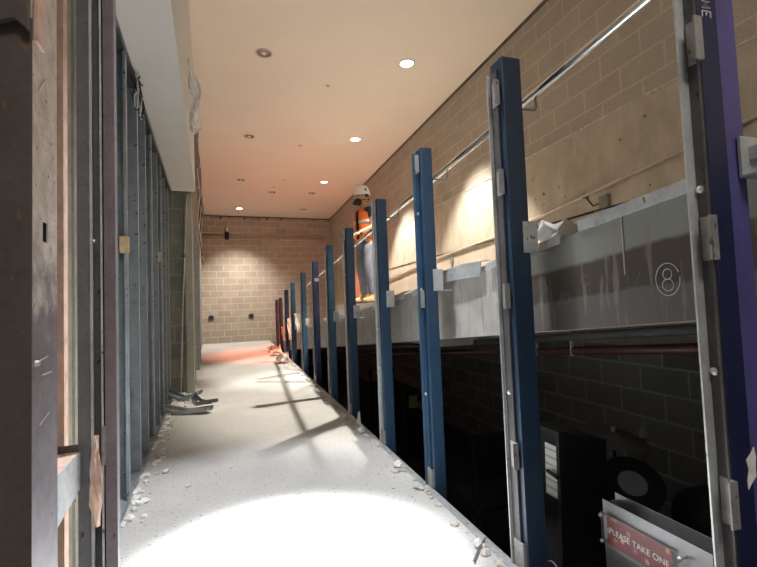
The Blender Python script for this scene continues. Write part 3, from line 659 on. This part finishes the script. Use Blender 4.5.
# blocking and torn paper
e = empty('blocking_channel', (-0.345, 1.14, H - 0.37), 0, label='short galvanised blocking channel between the left studs, tilted open end', cat='channel')
MB().hexa([(-0.003, 0, -0.135), (0, 0, -0.135), (0, 0.345, -0.10), (-0.003, 0.345, -0.10), (-0.003, 0, 0.0), (0, 0, 0.0), (0, 0.345, 0.0), (-0.003, 0.345, 0.0)]).build('side_plate', M_GALV, e)
MB().box((-0.10, 0, -0.003), (-0.003, 0.345, 0.0)).build('top_plate', M_PINK, e)
MB().box((-0.10, 0.345, -0.10), (-0.003, 0.348, 0.02)).build('end_tab', M_DSTEEL, e)
rr = random.Random(8); rows = []
for j in range(9):
    w = [0.006, 0.014, 0.02, 0.026, 0.034, 0.034, 0.03, 0.018, 0.008][j]
    rows.append([(-0.305 + (k / 3 - 0.5) * w + rr.uniform(-0.003, 0.003), 1.485 - rr.uniform(0, 0.014), H - 0.33 - j * 0.031) for k in range(4)])
tag(MB().sheet(rows, 0.003).build('torn_paper', M_PINK), 'torn pink paper strip hanging on the open channel', 'scrap')
# torn paper flaps hanging off the soffit edge
rr = random.Random(31); rows = []
for j in range(11):
    f = j / 10; w = [0.012, 0.03, 0.06, 0.085, 0.10, 0.105, 0.085, 0.06, 0.075, 0.10, 0.05][j]
    rows.append([(-0.143 + w * k / 4 + 0.012 * math.sin(j * 1.3 + k), 4.0 + 0.4 * f + 0.03 * math.sin(k * 1.5 + j), 3.10 - 0.50 * f + rr.uniform(-0.015, 0.015)) for k in range(5)])
tag(MB().sheet(rows, 0.003).build('torn_paper', M_PAPER), 'torn grey paper flap hanging off the soffit edge', 'scrap')
# jagged wires at the top of the studs
e = empty('loose_wire', (-0.40, 2.95, 2.30), 0, label='tangle of loose grey wire under the soffit at the left studs', cat='wire')
rr = random.Random(2)
for k in range(6):
    MB().tube([(rr.uniform(-0.01, 0.03), rr.uniform(-0.15, 0.15), 0.09), (rr.uniform(0.0, 0.05), rr.uniform(-0.15, 0.15), 0.02), (rr.uniform(0.0, 0.05), rr.uniform(-0.1, 0.1), -0.08), (rr.uniform(0.0, 0.03), rr.uniform(-0.1, 0.1), -0.14)], 0.004, 6).build('wire_strand', M_PAPER if k % 2 else M_BLACK, e, True)

# far left: galvanised frame leftovers and conduit on the pier
e = empty('pier_conduit', (-0.285, 5.88, 0), 0, label='thin galvanised conduit leaning up the block pier', cat='conduit')
MB().tube([(-0.06, 0.0, 0.02), (-0.03, 0.0, 0.9), (0.02, -0.0, 2.0), (0.035, 0.0, 2.38)], 0.010, 8).build('pipe_run', M_GALV, e, True)
MB().lathe([(0.02, -0.02), (0.024, 0.0), (0.02, 0.02), (0.0, 0.02)], 10, (0.0, 0, 1.65)).build('coupling', M_GREYPIPE, e)
e = empty('door_frame', (-0.22, 8.2, 0), 0, label='stripped galvanised door frame on the far left wall', cat='frame')
for y in (0.0, 1.3): MB().box((-0.02, y, 0), (0.035, y + 0.06, 2.35)).build('frame_upright', M_STUD, e)
MB().box((-0.02, 0, 2.35), (0.035, 1.36, 2.42)).build('frame_head', M_STUD, e)
e = empty('steel_stud', (-0.215, 6.5, 0), 0, label='dark stud standing just past the block pier', cat='stud')
MB().box((-0.02, 0, 0), (0.02, 0.003, 3.6)).build('web', M_STUD, e); MB().box((0.018, 0.003, 0), (0.02, 0.04, 3.6)).build('flange', M_DSTEEL, e)
e = empty('loose_wire', (-0.15, 7.4, 2.3), 0, label='dangling wires and torn edge on the far left wall', cat='wire')
rr = random.Random(14)
for k in range(5):
    y = k * 0.5; MB().tube([(0, y, 0.9), (0.03, y + 0.1, 0.5), (-0.01, y + 0.05, 0.1), (0.04, y + 0.2, -0.25 - rr.uniform(0, 0.2))], 0.008, 6).build('wire_strand', M_BLACK if k % 2 else M_PAPER, e, True)

# ------------------------------------------------------------------ debris
def scrap_metal(loc, rz, L, tilt, label, kink=0.4, mat=None):
    """length of C stud bent once, lying on the floor"""
    rows = []; n = 8
    for k in range(n + 1):
        f = k / n; y = (f - 0.5) * L; bend = max(0.0, f - 0.55) * L
        a = kink * min(1, max(0, (f - 0.45) * 5)); x0 = bend * math.sin(kink); z = 0.004 + tilt * abs(f - 0.55) * L
        prof = [(-0.044, 0.034), (-0.046, 0.0), (0.046, 0.0), (0.044, 0.034)]
        rows.append([(x0 + x * cos(a) - h * sin(a), y, z + 0.046 * abs(sin(a)) + x * sin(a) + h * cos(a)) for x, h in prof])
    o = MB().sheet(rows, 0.003).build('bent_stud', mat or M_STUD); o.location = loc; o.rotation_euler = (0, 0, rz); return tag(o, label, 'scrap metal', 'bent stud offcuts on the floor')
scrap_metal((-0.24, 4.72, 0.0), 1.25, 0.50, 0.10, 'pale galvanised offcut lying across the left floor edge', 0.3, M_GALV)
scrap_metal((-0.12, 4.78, 0.055), 0.75, 0.42, 0.16, 'twisted dark offcut crossing the pale one on the left floor', 0.7)
scrap_metal((-0.28, 5.35, 0.01), 1.4, 0.36, 0.35, 'upturned bent offcut against the block pier', 0.5)
rr = random.Random(77)
b = MB()
for k in range(110):                       # plaster crumbs along the foot of the left studs
    y = rr.uniform(2.35, 6.0); b.rock((-0.40 + abs(rr.gauss(0, 0.045)), y, 0.006), rr.uniform(0.007, 0.034), k)
for k in range(60):
    b.rock((-0.36 + abs(rr.gauss(0, 0.07)), rr.uniform(5.0, 5.9), 0.008), rr.uniform(0.012, 0.04), 500 + k)
tag(b.build('plaster_rubble', M_PLASTER), 'pale plaster crumbs along the foot of the left studs', 'rubble', kind='stuff')
b = MB()
for k in range(150):
    u = rr.uniform(1.1, 12.5); b.rock((EDGE - 0.035 - abs(rr.gauss(0, 0.03)), u, 0.004), rr.uniform(0.006, 0.024 + 0.002 * u), 900 + k)
tag(place(b.build('mortar_rubble', M_MORTAR), 0, 0, 0), 'mortar crumbs along the walkway edge under the posts', 'rubble', kind='stuff')
for k, (x, y, r_, l) in enumerate(((-0.13, 2.75, 0.018, 'small pale plaster lump on the floor near the left studs'), (-0.27, 3.05, 0.022, 'pale plaster chip at the foot of the left studs'), (0.10, 2.95, 0.012, 'tiny white chip on the bright floor patch'))):
    tag(MB().rock((0, 0, r_ * 0.5), r_, 60 + k).build('plaster_lump', M_PLASTER), l, 'rubble', 'plaster lumps on the floor').location = (x, y, 0)
for k, (u, r_, l) in enumerate(((1.62, 0.022, 'pale mortar lump on the walkway edge near the second post'), (2.55, 0.035, 'mortar lump on the walkway edge past the third post'), (3.35, 0.035, 'mortar lump on the walkway edge past the fourth post'))):
    o = tag(MB().rock((0, 0, r_ * 0.5), r_, 70 + k).build('mortar_lump', M_PLASTER), l, 'rubble', 'mortar lumps on the walkway edge'); o.location = uvw(u, EDGE - 0.06, 0.004)
o = place(MB().hexa([(0, 0, 0), (0.012, 0, 0), (0.012, 0.12, 0), (0, 0.12, 0), (0, 0.02, 0.13), (0.01, 0.02, 0.13), (0.01, 0.035, 0.13), (0, 0.035, 0.13)]).build('mortar_shard', M_PLASTER), 3.45, 0.885, 0.0)
tag(o, 'upright pale shard on the walkway edge between fourth and fifth posts', 'rubble')
o = place(MB().tube([(0.80, 1.52, 0.012), (0.87, 1.60, 0.010), (0.92, 1.64, 0.016)], 0.004, 6).build('bent_nail', M_GREYPIPE), 0, 0, 0); tag(o, 'bent wire nail lying on the floor by the walkway edge', 'nail')
for k, (u0, l) in enumerate(((8.2, 'torn board scrap on the far walkway edge, nearer one'), (9.6, 'torn board scrap on the far walkway edge, farther one'), (10.6, 'crumpled pinkish board scrap at the last posts'))):
    rr = random.Random(200 + k)
    rows = [[(0.64 + 0.07 * i + rr.uniform(-0.02, 0.02), 0.10 * j + rr.uniform(-0.03, 0.03), 0.02 + rr.uniform(0.0, 0.09) * (1 + 0.5 * i)) for i in range(4)] for j in range(4)]
    tag(place(MB().sheet(rows, 0.006).build('torn_board', M_PINK if k else M_MORTAR), u0, 0, 0), l, 'scrap', 'torn board scraps on the walkway edge')

# ------------------------------------------------------------------ low space: drum kit, frames, leaflet holder
PZ = -0.9
e = empty('cymbal_stand', uvw(2.30, 2.22, PZ), -TH, label='dark cymbal on a black stand below the ramp', cat='cymbal')
cy = MB().lathe([(0.0, 0.030), (0.012, 0.030), (0.035, 0.022), (0.05, 0.008), (0.12, 0.002), (0.20, -0.008), (0.20, -0.010), (0.12, 0.0), (0.05, 0.005), (0.0, 0.022)], 36).build('cymbal', M_CYM, e, True); cy.location = (0, 0, 0.985); cy.rotation_euler = (0.22, 0.10, 0)
MB().lathe([(0.012, 0.0), (0.014, 0.03), (0.0, 0.035)], 12, (0, 0, 1.01)).build('wing_nut', M_SCREW, e)
MB().tube([(0, 0, 0.35), (0, 0, 1.0)], 0.010, 10).build('stand_rod', M_BLACK, e)
for k in range(3):
    a = k * 2.1; MB().tube([(0, 0, 0.36), (0.25 * cos(a), 0.25 * sin(a), 0.01)], 0.009, 8).build('leg', M_BLACK, e)
e = empty('boom_stand', uvw(2.5, 1.95, PZ), -TH, label='black boom stand angled left of the cymbal', cat='stand')
MB().tube([(0, 0, 0.02), (0, 0, 0.72)], 0.018, 10).build('stand_rod', M_BLACK, e); MB().tube([(-0.12, 0.25, 1.02), (0.0, 0.0, 0.72), (0.12, -0.2, 0.5)], 0.022, 10).build('boom_arm', M_BLACK, e)
for k in range(3):
    a = k * 2.1 + 0.4; MB().tube([(0, 0, 0.36), (0.25 * cos(a), 0.25 * sin(a), 0.01)], 0.009, 8).build('leg', M_BLACK, e)
e = empty('hi_hat_stand', uvw(2.62, 2.80, PZ), -TH, label='thin chrome stand with clutch top right of the cymbal', cat='stand')
for dx in (-0.012, 0.012): MB().tube([(dx, 0, 0.02), (dx, 0, 0.84)], 0.006, 8).build('stand_rod', M_GREYPIPE, e)
MB().lathe([(0.014, 0.82), (0.028, 0.83), (0.028, 0.87), (0.014, 0.89), (0.0, 0.89)], 12).build('clutch', M_SCREW, e)
for k in range(3):
    a = k * 2.1 + 1; MB().tube([(0, 0, 0.3), (0.2 * cos(a), 0.2 * sin(a), 0.01)], 0.008, 8).build('leg', M_BLACK, e)
def drum(u, v, z, r, d, tilt, label, name='drum', hm=M_DRUMHEAD):
    e = empty(name, uvw(u, v, PZ), -TH, label=label, cat='drum')
    sh = MB().lathe([(r, -d), (r, 0.0), (r * 0.98, 0.0)], 32).build('shell', M_BLACK, e, True); hd = MB().lathe([(r * 0.98, 0.002), (0.0, 0.004)], 32).build('drum_head', hm, e)
    hp = MB().lathe([(r + 0.008, -0.02), (r + 0.008, 0.008), (r - 0.004, 0.008), (r - 0.004, 0.003)], 32).build('hoop', M_BLACK, e)
    for o in (sh, hd, hp): o.location = (0, 0, z - PZ); o.rotation_euler = tilt
    for k in range(3):
        a = k * 2.1 + 0.3; MB().tube([(r * 0.8 * cos(a), r * 0.8 * sin(a), max(0.1, z - PZ - d * 0.8)), (r * cos(a), r * sin(a), 0.01)], 0.008, 8).build('leg', M_GREYPIPE, e)
    return e
drum(1.98, 2.02, -0.06, 0.15, 0.22, (0.6, -0.35, 0), 'grey-headed tom drum tilted under the cymbal')
drum(1.52, 2.24, -0.10, 0.175, 0.30, (1.1, -0.2, 0), 'black drum with black head behind the leaflet holder', 'bass_drum', M_BLACKF)
drum(1.20, 2.16, -0.04, 0.15, 0.3, (0.7, -0.2, 0), 'black floor drum beside the nearest post', 'floor_tom', M_BLACKF)
# stack of black framed boards
fl = ['black framed board with a lined sheet, nearest the walkway in the stack', 'black framed board, second in the leaning stack', 'black framed board, third in the leaning stack', 'black framed board, fourth in the leaning stack', 'black framed board, last and closest to the drums']
for k in range(5):
    e = empty('framed_board', uvw(1.74 + 0.012 * k, 1.335 + 0.064 * k, PZ), -TH, label=fl[k], cat='framed board', group='black framed boards stacked below the ramp'); e.rotation_euler = (0, 0.03, -TH)
    W, HH, D, fw = 0.34, 1.25 - 0.02 * k, 0.055, 0.02
    MB().box((0, 0, 0), (D, fw, HH)).box((0, W - fw, 0), (D, W, HH)).box((0, fw, HH - fw), (D, W - fw, HH)).box((0, fw, 0), (D, W - fw, fw)).build('frame', M_BLACK, e)
    MB().box((0.02, fw, fw), (0.03, W - fw, HH - fw)).build('panel', M_BLACKF, e)
    if k == 0:
        MB().box((0.012, fw + 0.004, HH - 0.31), (0.019, fw + 0.095, HH - 0.075)).build('lined_sheet', M_LINED, e)
        MB().tube([(-0.012, 0.0, HH - 0.20), (-0.012, 0.07, HH - 0.19)], 0.009, 8).build('latch', M_BLACK, e)
e = empty('cable_loop', uvw(1.73, 1.318, PZ), -TH, label='thin looped cable hanging on the framed boards', cat='cable')
MB().tube([(0, 0.03 + 0.05 * cos(a), 0.62 + 0.06 * sin(a)) for a in [k * 0.35 for k in range(17)]] , 0.004, 6).build('cable', M_GREYPIPE, e, True)
# folded chairs frame left of the second post
e = empty('folding_chair', uvw(2.7, 1.5, PZ), -TH, label='black tube chair half hidden left of the second post', cat='chair')
for x in (0.0, 0.34):
    MB().tube([(x, 0.0, 0.0), (x, 0.05, 0.5), (x, 0.1, 0.95)], 0.012, 8).build('leg', M_BLACK, e); MB().tube([(x, 0.35, 0.0), (x, 0.2, 0.3), (x, 0.0, 0.5)], 0.012, 8).build('leg', M_BLACK, e)
MB().box((0, 0.0, 0.47), (0.34, 0.36, 0.50)).build('seat', M_BLACKF, e); MB().box((0.01, 0.07, 0.68), (0.33, 0.095, 0.95)).build('backrest', M_BLACKF, e)
# dark shelf with a pale tag further down
e = empty('shelf_unit', uvw(5.2, 1.9, PZ), -TH, label='low black shelf unit deep in the dark space', cat='shelf')
for z in (0.02, 0.35, 0.68): MB().box((0, 0, z), (0.4, 1.5, z + 0.03)).build('shelf', M_BLACK, e)
for (x, y) in ((0, 0), (0.37, 0), (0, 1.47), (0.37, 1.47)): MB().box((x, y, 0), (x + 0.03, y + 0.03, 0.9)).build('upright', M_BLACK, e)
o = place(MB().box((0, 0, 0), (0.11, 0.004, 0.15)).build('paper_tag', simple('yellowed_tag', (0.55, 0.48, 0.22), 0.8)), 5.19, 1.96, PZ + 0.60); tag(o, 'small yellowed paper tag in the dark space under the ramp', 'tag')

# leaflet holder
e = empty('leaflet_holder', uvw(0.93, 1.19, PZ), -TH, label='steel leaflet holder reading PLEASE TAKE ONE at lower right', cat='leaflet holder')
L, D, T = 0.385, 0.062, 1.148
MB().box((0.014, 0, 0.62), (0.016, L, T)).build('front_plate', M_STEELBOX, e)
MB().box((0.07, 0, 0.62), (0.073, L, T + 0.012)).build('back_plate', M_STEELBOX, e)
MB().box((0.016, 0, 0.62), (0.07, 0.003, T - 0.012)).build('side_plate', M_BLACK, e); MB().box((0.016, L - 0.003, 0.62), (0.07, L, T - 0.012)).build('side_plate', M_STEELBOX, e)
MB().box((0.016, 0.003, 0.62), (0.07, L - 0.003, 0.63)).build('tray', M_STEELBOX, e)
MB().box((0.0, 0.112, T - 0.136), (0.003, L - 0.028, T - 0.042)).build('printed_strip', M_BOKEH, e)
MB().box((-0.004, 0.070, T - 0.145), (-0.001, L - 0.006, T - 0.034)).build('clear_cover', M_CLEAR, e)
for (y, z) in ((0.080, T - 0.046), (L - 0.014, T - 0.046), (0.080, T - 0.132), (L - 0.014, T - 0.132)):
    MB().lathe([(0.004, 0.014), (0.004, -0.006), (0.007, -0.008), (0.007, -0.014), (0.0, -0.016)], 12, (0, y, z), 'X').build('standoff', M_SCREW, e, True)
MB().tube([(0.045, L / 2, 0.02), (0.045, L / 2, 0.63)], 0.018, 12).build('pole', M_STEELBOX, e); MB().lathe([(0.16, 0.0), (0.16, 0.012), (0.03, 0.022), (0.0, 0.022)], 28, (0.045, L / 2, 0)).build('base', M_STEELBOX, e)
cu = bpy.data.curves.new('lettering', 'FONT'); cu.body = 'PLEASE TAKE ONE'; cu.size = 0.0275; cu.extrude = 0.0004; cu.align_x = 'CENTER'; cu.align_y = 'CENTER'
to = bpy.data.objects.new('lettering_curve', cu); COL.objects.link(to)
dg = bpy.context.evaluated_depsgraph_get(); me = bpy.data.meshes.new_from_object(to.evaluated_get(dg)); bpy.data.objects.remove(to)
lo = bpy.data.objects.new('lettering', me); COL.objects.link(lo); me.materials.clear(); me.materials.append(M_WHITE); lo.parent = e
lo.matrix_local = Matrix.Translation((-0.0006, (0.112 + L - 0.028) / 2, T - 0.088)) @ Matrix(((0, 0, -1, 0), (-1, 0, 0, 0), (0, 1, 0, 0), (0, 0, 0, 1)))

# ------------------------------------------------------------------ the worker
def skin(name, chains, mat, parent, levels=2):
    """chains: lists of (point, radius); points shared by rounding; first point of the first chain is the root"""
    idx, vs, rs, es = {}, [], [], []
    def vid(p, r):
        k = tuple(round(c, 4) for c in p)
        if k not in idx: idx[k] = len(vs); vs.append(p); rs.append(r)
        return idx[k]
    for ch in chains:
        ids = [vid(p, r) for p, r in ch]; es += [(a, b) for a, b in zip(ids, ids[1:]) if a != b]
    me = bpy.data.meshes.new(name); me.from_pydata(vs, es, []); o = bpy.data.objects.new(name, me); COL.objects.link(o)
    md = o.modifiers.new('skin', 'SKIN'); md.use_smooth_shade = True
    for sv, r in zip(me.skin_vertices[0].data, rs): sv.radius = r if isinstance(r, tuple) else (r, r)
    me.skin_vertices[0].data[0].use_root = True
    sb = o.modifiers.new('smooth', 'SUBSURF'); sb.levels = levels; sb.render_levels = levels
    dg = bpy.context.evaluated_depsgraph_get(); m2 = bpy.data.meshes.new_from_object(o.evaluated_get(dg)); bpy.data.objects.remove(o)
    m2.materials.clear(); m2.materials.append(mat)
    for p in m2.polygons: p.use_smooth = True
    o = bpy.data.objects.new(name, m2); COL.objects.link(o); o.parent = parent
    return o
PU, PV = 6.55, 1.878
per = empty('person', uvw(PU, PV, H + 0.056), -TH - R(72), label='person in white hard hat, orange vest and black respirator standing on the landing', cat='person')
# local: faces -y, left hand side is +x
hipz, shz = 0.90, 1.40
pel = (0, 0.0, 0.95)
LH, RH = (0.09, 0, 0.90), (-0.09, 0, 0.90)
Lk, Rk = (0.10, -0.035, 0.49), (-0.115, -0.02, 0.49)
La, Ra = (0.105, 0.02, 0.09), (-0.13, 0.03, 0.09)
Ls, Rs = (0.185, 0.0, 1.40), (-0.185, 0.0, 1.40)
Le, Re = (0.245, -0.02, 1.13), (-0.24, 0.04, 1.12)
Lw, Rw = (0.20, -0.235, 1.035), (-0.22, -0.12, 0.90)
def hand(w, d, up, side):
    """palm, four fingers curled down round a rail, thumb from the palm's side"""
    w = Vector(w); d = Vector(d).normalized(); up = Vector(up).normalized(); s = d.cross(up).normalized() * side
    palm = w + d * 0.05; out = [[(tuple(w), 0.027), (tuple(palm), (0.036, 0.018))]]
    for k, l in enumerate((0.9, 1.0, 0.95, 0.78)):
        r0 = palm + s * (0.024 - 0.016 * k) + d * 0.02; a = r0 + d * 0.030 * l; b2 = a + (d * 0.5 - up * 0.9).normalized() * 0.026 * l; c = b2 + (-up - d * 0.35).normalized() * 0.022 * l
        out.append([(tuple(palm), (0.036, 0.018)), (tuple(r0), 0.010), (tuple(a), 0.009), (tuple(b2), 0.0085), (tuple(c), 0.007)])
    t0 = w + d * 0.022 + s * 0.028; t1 = t0 + s * 0.022 + d * 0.018 - up * 0.01; t2 = t1 + d * 0.026 - up * 0.016
    out.append([(tuple(w), 0.027), (tuple(t0), 0.013), (tuple(t1), 0.011), (tuple(t2), 0.009)])
    return out
hc = Vector((0.0, -0.045, 1.585))
neck = (0, 0.0, 1.455)
chains = [[(pel, (0.15, 0.11)), ((0, 0.0, 1.10), (0.145, 0.10)), ((0, 0.0, 1.27), (0.17, 0.115)), ((0, 0.0, 1.39), (0.12, 0.085)), (neck, 0.058), ((0, -0.02, 1.52), 0.068), (tuple(hc), (0.078, 0.092)), ((0, -0.035, 1.65), (0.074, 0.088)), ((0, -0.03, 1.69), 0.05)],
          [(tuple(hc), (0.078, 0.092)), ((0, -0.125, 1.575), 0.016)],
          [(tuple(hc), (0.078, 0.092)), ((0.085, -0.03, 1.58), 0.018)], [(tuple(hc), (0.078, 0.092)), ((-0.085, -0.03, 1.58), 0.018)],
          [(pel, (0.15, 0.11)), (LH, 0.09), (Lk, 0.058), ((0.104, 0.01, 0.33), 0.054), (La, 0.038), ((0.108, -0.09, 0.035), 0.036), ((0.108, -0.16, 0.028), 0.028)],
          [(pel, (0.15, 0.11)), (RH, 0.09), (Rk, 0.058), ((-0.122, 0.02, 0.33), 0.054), (Ra, 0.038), ((-0.135, -0.08, 0.035), 0.036), ((-0.135, -0.15, 0.028), 0.028)],
          [((0, 0.0, 1.39), (0.12, 0.085)), (Ls, 0.058), (Le, 0.043), (Lw, 0.027)], [((0, 0.0, 1.39), (0.12, 0.085)), (Rs, 0.058), (Re, 0.043), (Rw, 0.027)]]
chains += hand(Lw, (-0.1, -0.75, -0.25), (0, 0, 1), -1) + hand(Rw, (0.0, -0.4, -0.8), (0, -1, 0.2), 1)
skin('body', chains, M_SKIN, per)
skin('shirt', [[((0, 0.0, 0.93), (0.160, 0.122)), ((0, 0.0, 1.02), (0.162, 0.120)), ((0, 0.0, 1.12), (0.155, 0.112)), ((0, 0.0, 1.27), (0.180, 0.128)), ((0, 0.0, 1.395), (0.125, 0.092)), ((0, 0, 1.45), 0.066)],
               [((0, 0.0, 1.395), (0.125, 0.092)), (Ls, 0.072), ((0.222, -0.01, 1.25), 0.062)], [((0, 0.0, 1.395), (0.125, 0.092)), (Rs, 0.072), ((-0.22, 0.018, 1.25), 0.062)]], M_SHIRT, per)
skin('trousers', [[(pel, (0.165, 0.125)), ((0, 0, 1.05), (0.166, 0.126))], [(pel, (0.165, 0.125)), (LH, 0.108), (Lk, 0.078), ((0.104, 0.01, 0.30), 0.074), ((0.105, 0.02, 0.11), 0.066)],
                  [(pel, (0.165, 0.125)), (RH, 0.108), (Rk, 0.078), ((-0.122, 0.02, 0.30), 0.074), ((-0.13, 0.03, 0.11), 0.066)]], M_JEAN, per)
for (a, s) in ((La, 1), (Ra, -1)):
    ax, ay = a[0], a[1]
    bo = skin('boot', [[((ax, ay + 0.02, 0.19), 0.056), ((ax, ay + 0.015, 0.09), 0.056), ((ax, ay, 0.052), 0.05), ((ax, ay - 0.11, 0.048), (0.047, 0.046)), ((ax, ay - 0.185, 0.040), (0.040, 0.038))], [((ax, ay, 0.052), 0.05), ((ax, ay + 0.05, 0.045), 0.044)]], M_BOOT, per)
    MB().prism([(ax - 0.048, ay + 0.085), (ax + 0.048, ay + 0.085), (ax + 0.046, ay - 0.10), (ax + 0.036, ay - 0.205), (ax - 0.036, ay - 0.205), (ax - 0.046, ay - 0.10)], (0.0, 0.022), 'XY').build('sole', M_BLACK, bo)
# vest: open shell round the chest with two silver bands
def vest_ring(z, rx, ry, n=26, gap=0.22):
    out = []
    for k in range(n + 1):
        a = -pi / 2 + gap + (2 * pi - 2 * gap) * k / n; out.append((rx * cos(a), ry * sin(a), z))
    return out
rows = [vest_ring(0.98, 0.185, 0.145), vest_ring(1.08, 0.180, 0.140), vest_ring(1.18, 0.187, 0.145), vest_ring(1.28, 0.192, 0.150), vest_ring(1.36, 0.160, 0.140), vest_ring(1.43, 0.110, 0.100)]
vs = MB().sheet(rows, 0.008).build('safety_vest', M_VEST, per, True)
for z, rx, ry in ((1.08, 0.186, 0.146), (1.22, 0.196, 0.153)): MB().sheet([vest_ring(z - 0.024, rx, ry), vest_ring(z + 0.024, rx, ry)], 0.006).build('silver_band', M_SILVER, vs, True)
# turned head gear
hat = MB().lathe([(0.112, 0.0), (0.114, 0.03), (0.108, 0.075), (0.09, 0.115), (0.055, 0.142), (0.0, 0.150)], 32, (0, 0, 0), 'Z', (0.94, 1.12)).build('hard_hat', M_HAT, per, True)
hat.location = (0, -0.032, 1.652); hat.rotation_euler = (0.08, 0, 0.12)
MB().lathe([(0.108, 0.004), (0.122, -0.002), (0.126, -0.004), (0.122, 0.004), (0.110, 0.010)], 32, (0, -0.006, 0), 'Z', (0.94, 1.14)).build('hat_rim', M_HAT, hat, True)
MB().sheet([[(0.07 * math.sin(a) * 1.15, -0.118 * cos(a) - 0.045 * f * cos(a), 0.002 - 0.012 * f) for a in [-1.0 + 0.2 * k for k in range(11)]] for f in (0, 0.5, 1)], 0.004).build('hat_peak', M_HAT, hat, True)
MB().prism([(-0.006, 0.108), (0.006, 0.108), (0.006, 0.15), (-0.006, 0.15)], (-0.08, 0.10), 'XZ').build('hat_ridge', M_HAT, hat)
MB().lathe([(0.018, 0.0), (0.018, 0.004), (0.0, 0.005)], 12, (0.104, -0.02, 0.062), 'X').build('hat_badge', M_BLACK, hat)
mk = MB().lathe([(0.030, -0.075), (0.052, -0.05), (0.066, -0.01), (0.070, 0.02), (0.066, 0.03)], 22, (0, 0, 0), 'Y', (1, 1.0)).build('respirator', M_BLACK, per, True); mk.location = (0, -0.105, 1.540); mk.scale = (0.85, 0.85, 0.85)
for s in (-1, 1):
    MB().lathe([(0.034, 0.0), (0.036, 0.03), (0.0, 0.032)] if s > 0 else [(0.034, 0.0), (0.036, -0.03), (0.0, -0.032)], 16, (s * 0.05, -0.035, -0.018), 'X').build('filter', M_BLACK, mk, True)
    MB().lathe([(0.0, -0.010), (0.009, -0.006), (0.011, 0.0), (0.009, 0.006), (0.0, 0.010)], 12, (s * 0.032, -0.128, 1.605), 'Y').build('eye', M_WHITE, per, True)
    MB().lathe([(0.0, -0.004), (0.005, -0.002), (0.0, 0.003)], 10, (s * 0.032, -0.138, 1.605), 'Y').build('iris', M_HAIR, per, True)
    MB().tube([(s * 0.018, -0.132, 1.628), (s * 0.034, -0.130, 1.634), (s * 0.050, -0.118, 1.628)], 0.005, 6).build('eyebrow', M_HAIR, per, True)
MB().tube([(s2 * 0.088, y2, z2) for s2, y2, z2 in ((-0.75, -0.10, 1.555), (-1.0, -0.03, 1.57), (-0.8, 0.05, 1.58), (0, 0.075, 1.585), (0.8, 0.05, 1.58), (1.0, -0.03, 1.57), (0.75, -0.10, 1.555))], 0.006, 6).build('mask_strap', M_BLACK, per, True)
rows = []
for j in range(5):
    z = 1.655 - 0.03 * j; rows.append([(0.088 * cos(a) * (1 - 0.05 * j), -0.03 + 0.100 * math.sin(a) * (1 - 0.05 * j), z) for a in [-0.1 + (pi + 0.2) * k / 12 for k in range(13)]])
MB().sheet(rows, 0.008).build('hair', M_HAIR, per, True)
gl = skin('glove', [[(tuple(Vector(Lw) + Vector((0.005, 0.04, 0.012))), 0.038), (Lw, 0.036), (tuple(Vector(Lw) + Vector((-0.006, -0.047, -0.015))), (0.046, 0.027))]], M_BLACKF, per)
MB().lathe([(0.166, -0.018), (0.170, 0.0), (0.166, 0.018)], 28, (0, 0, 1.0), 'Z', (1, 0.76)).build('belt', M_BLACK, per, True)
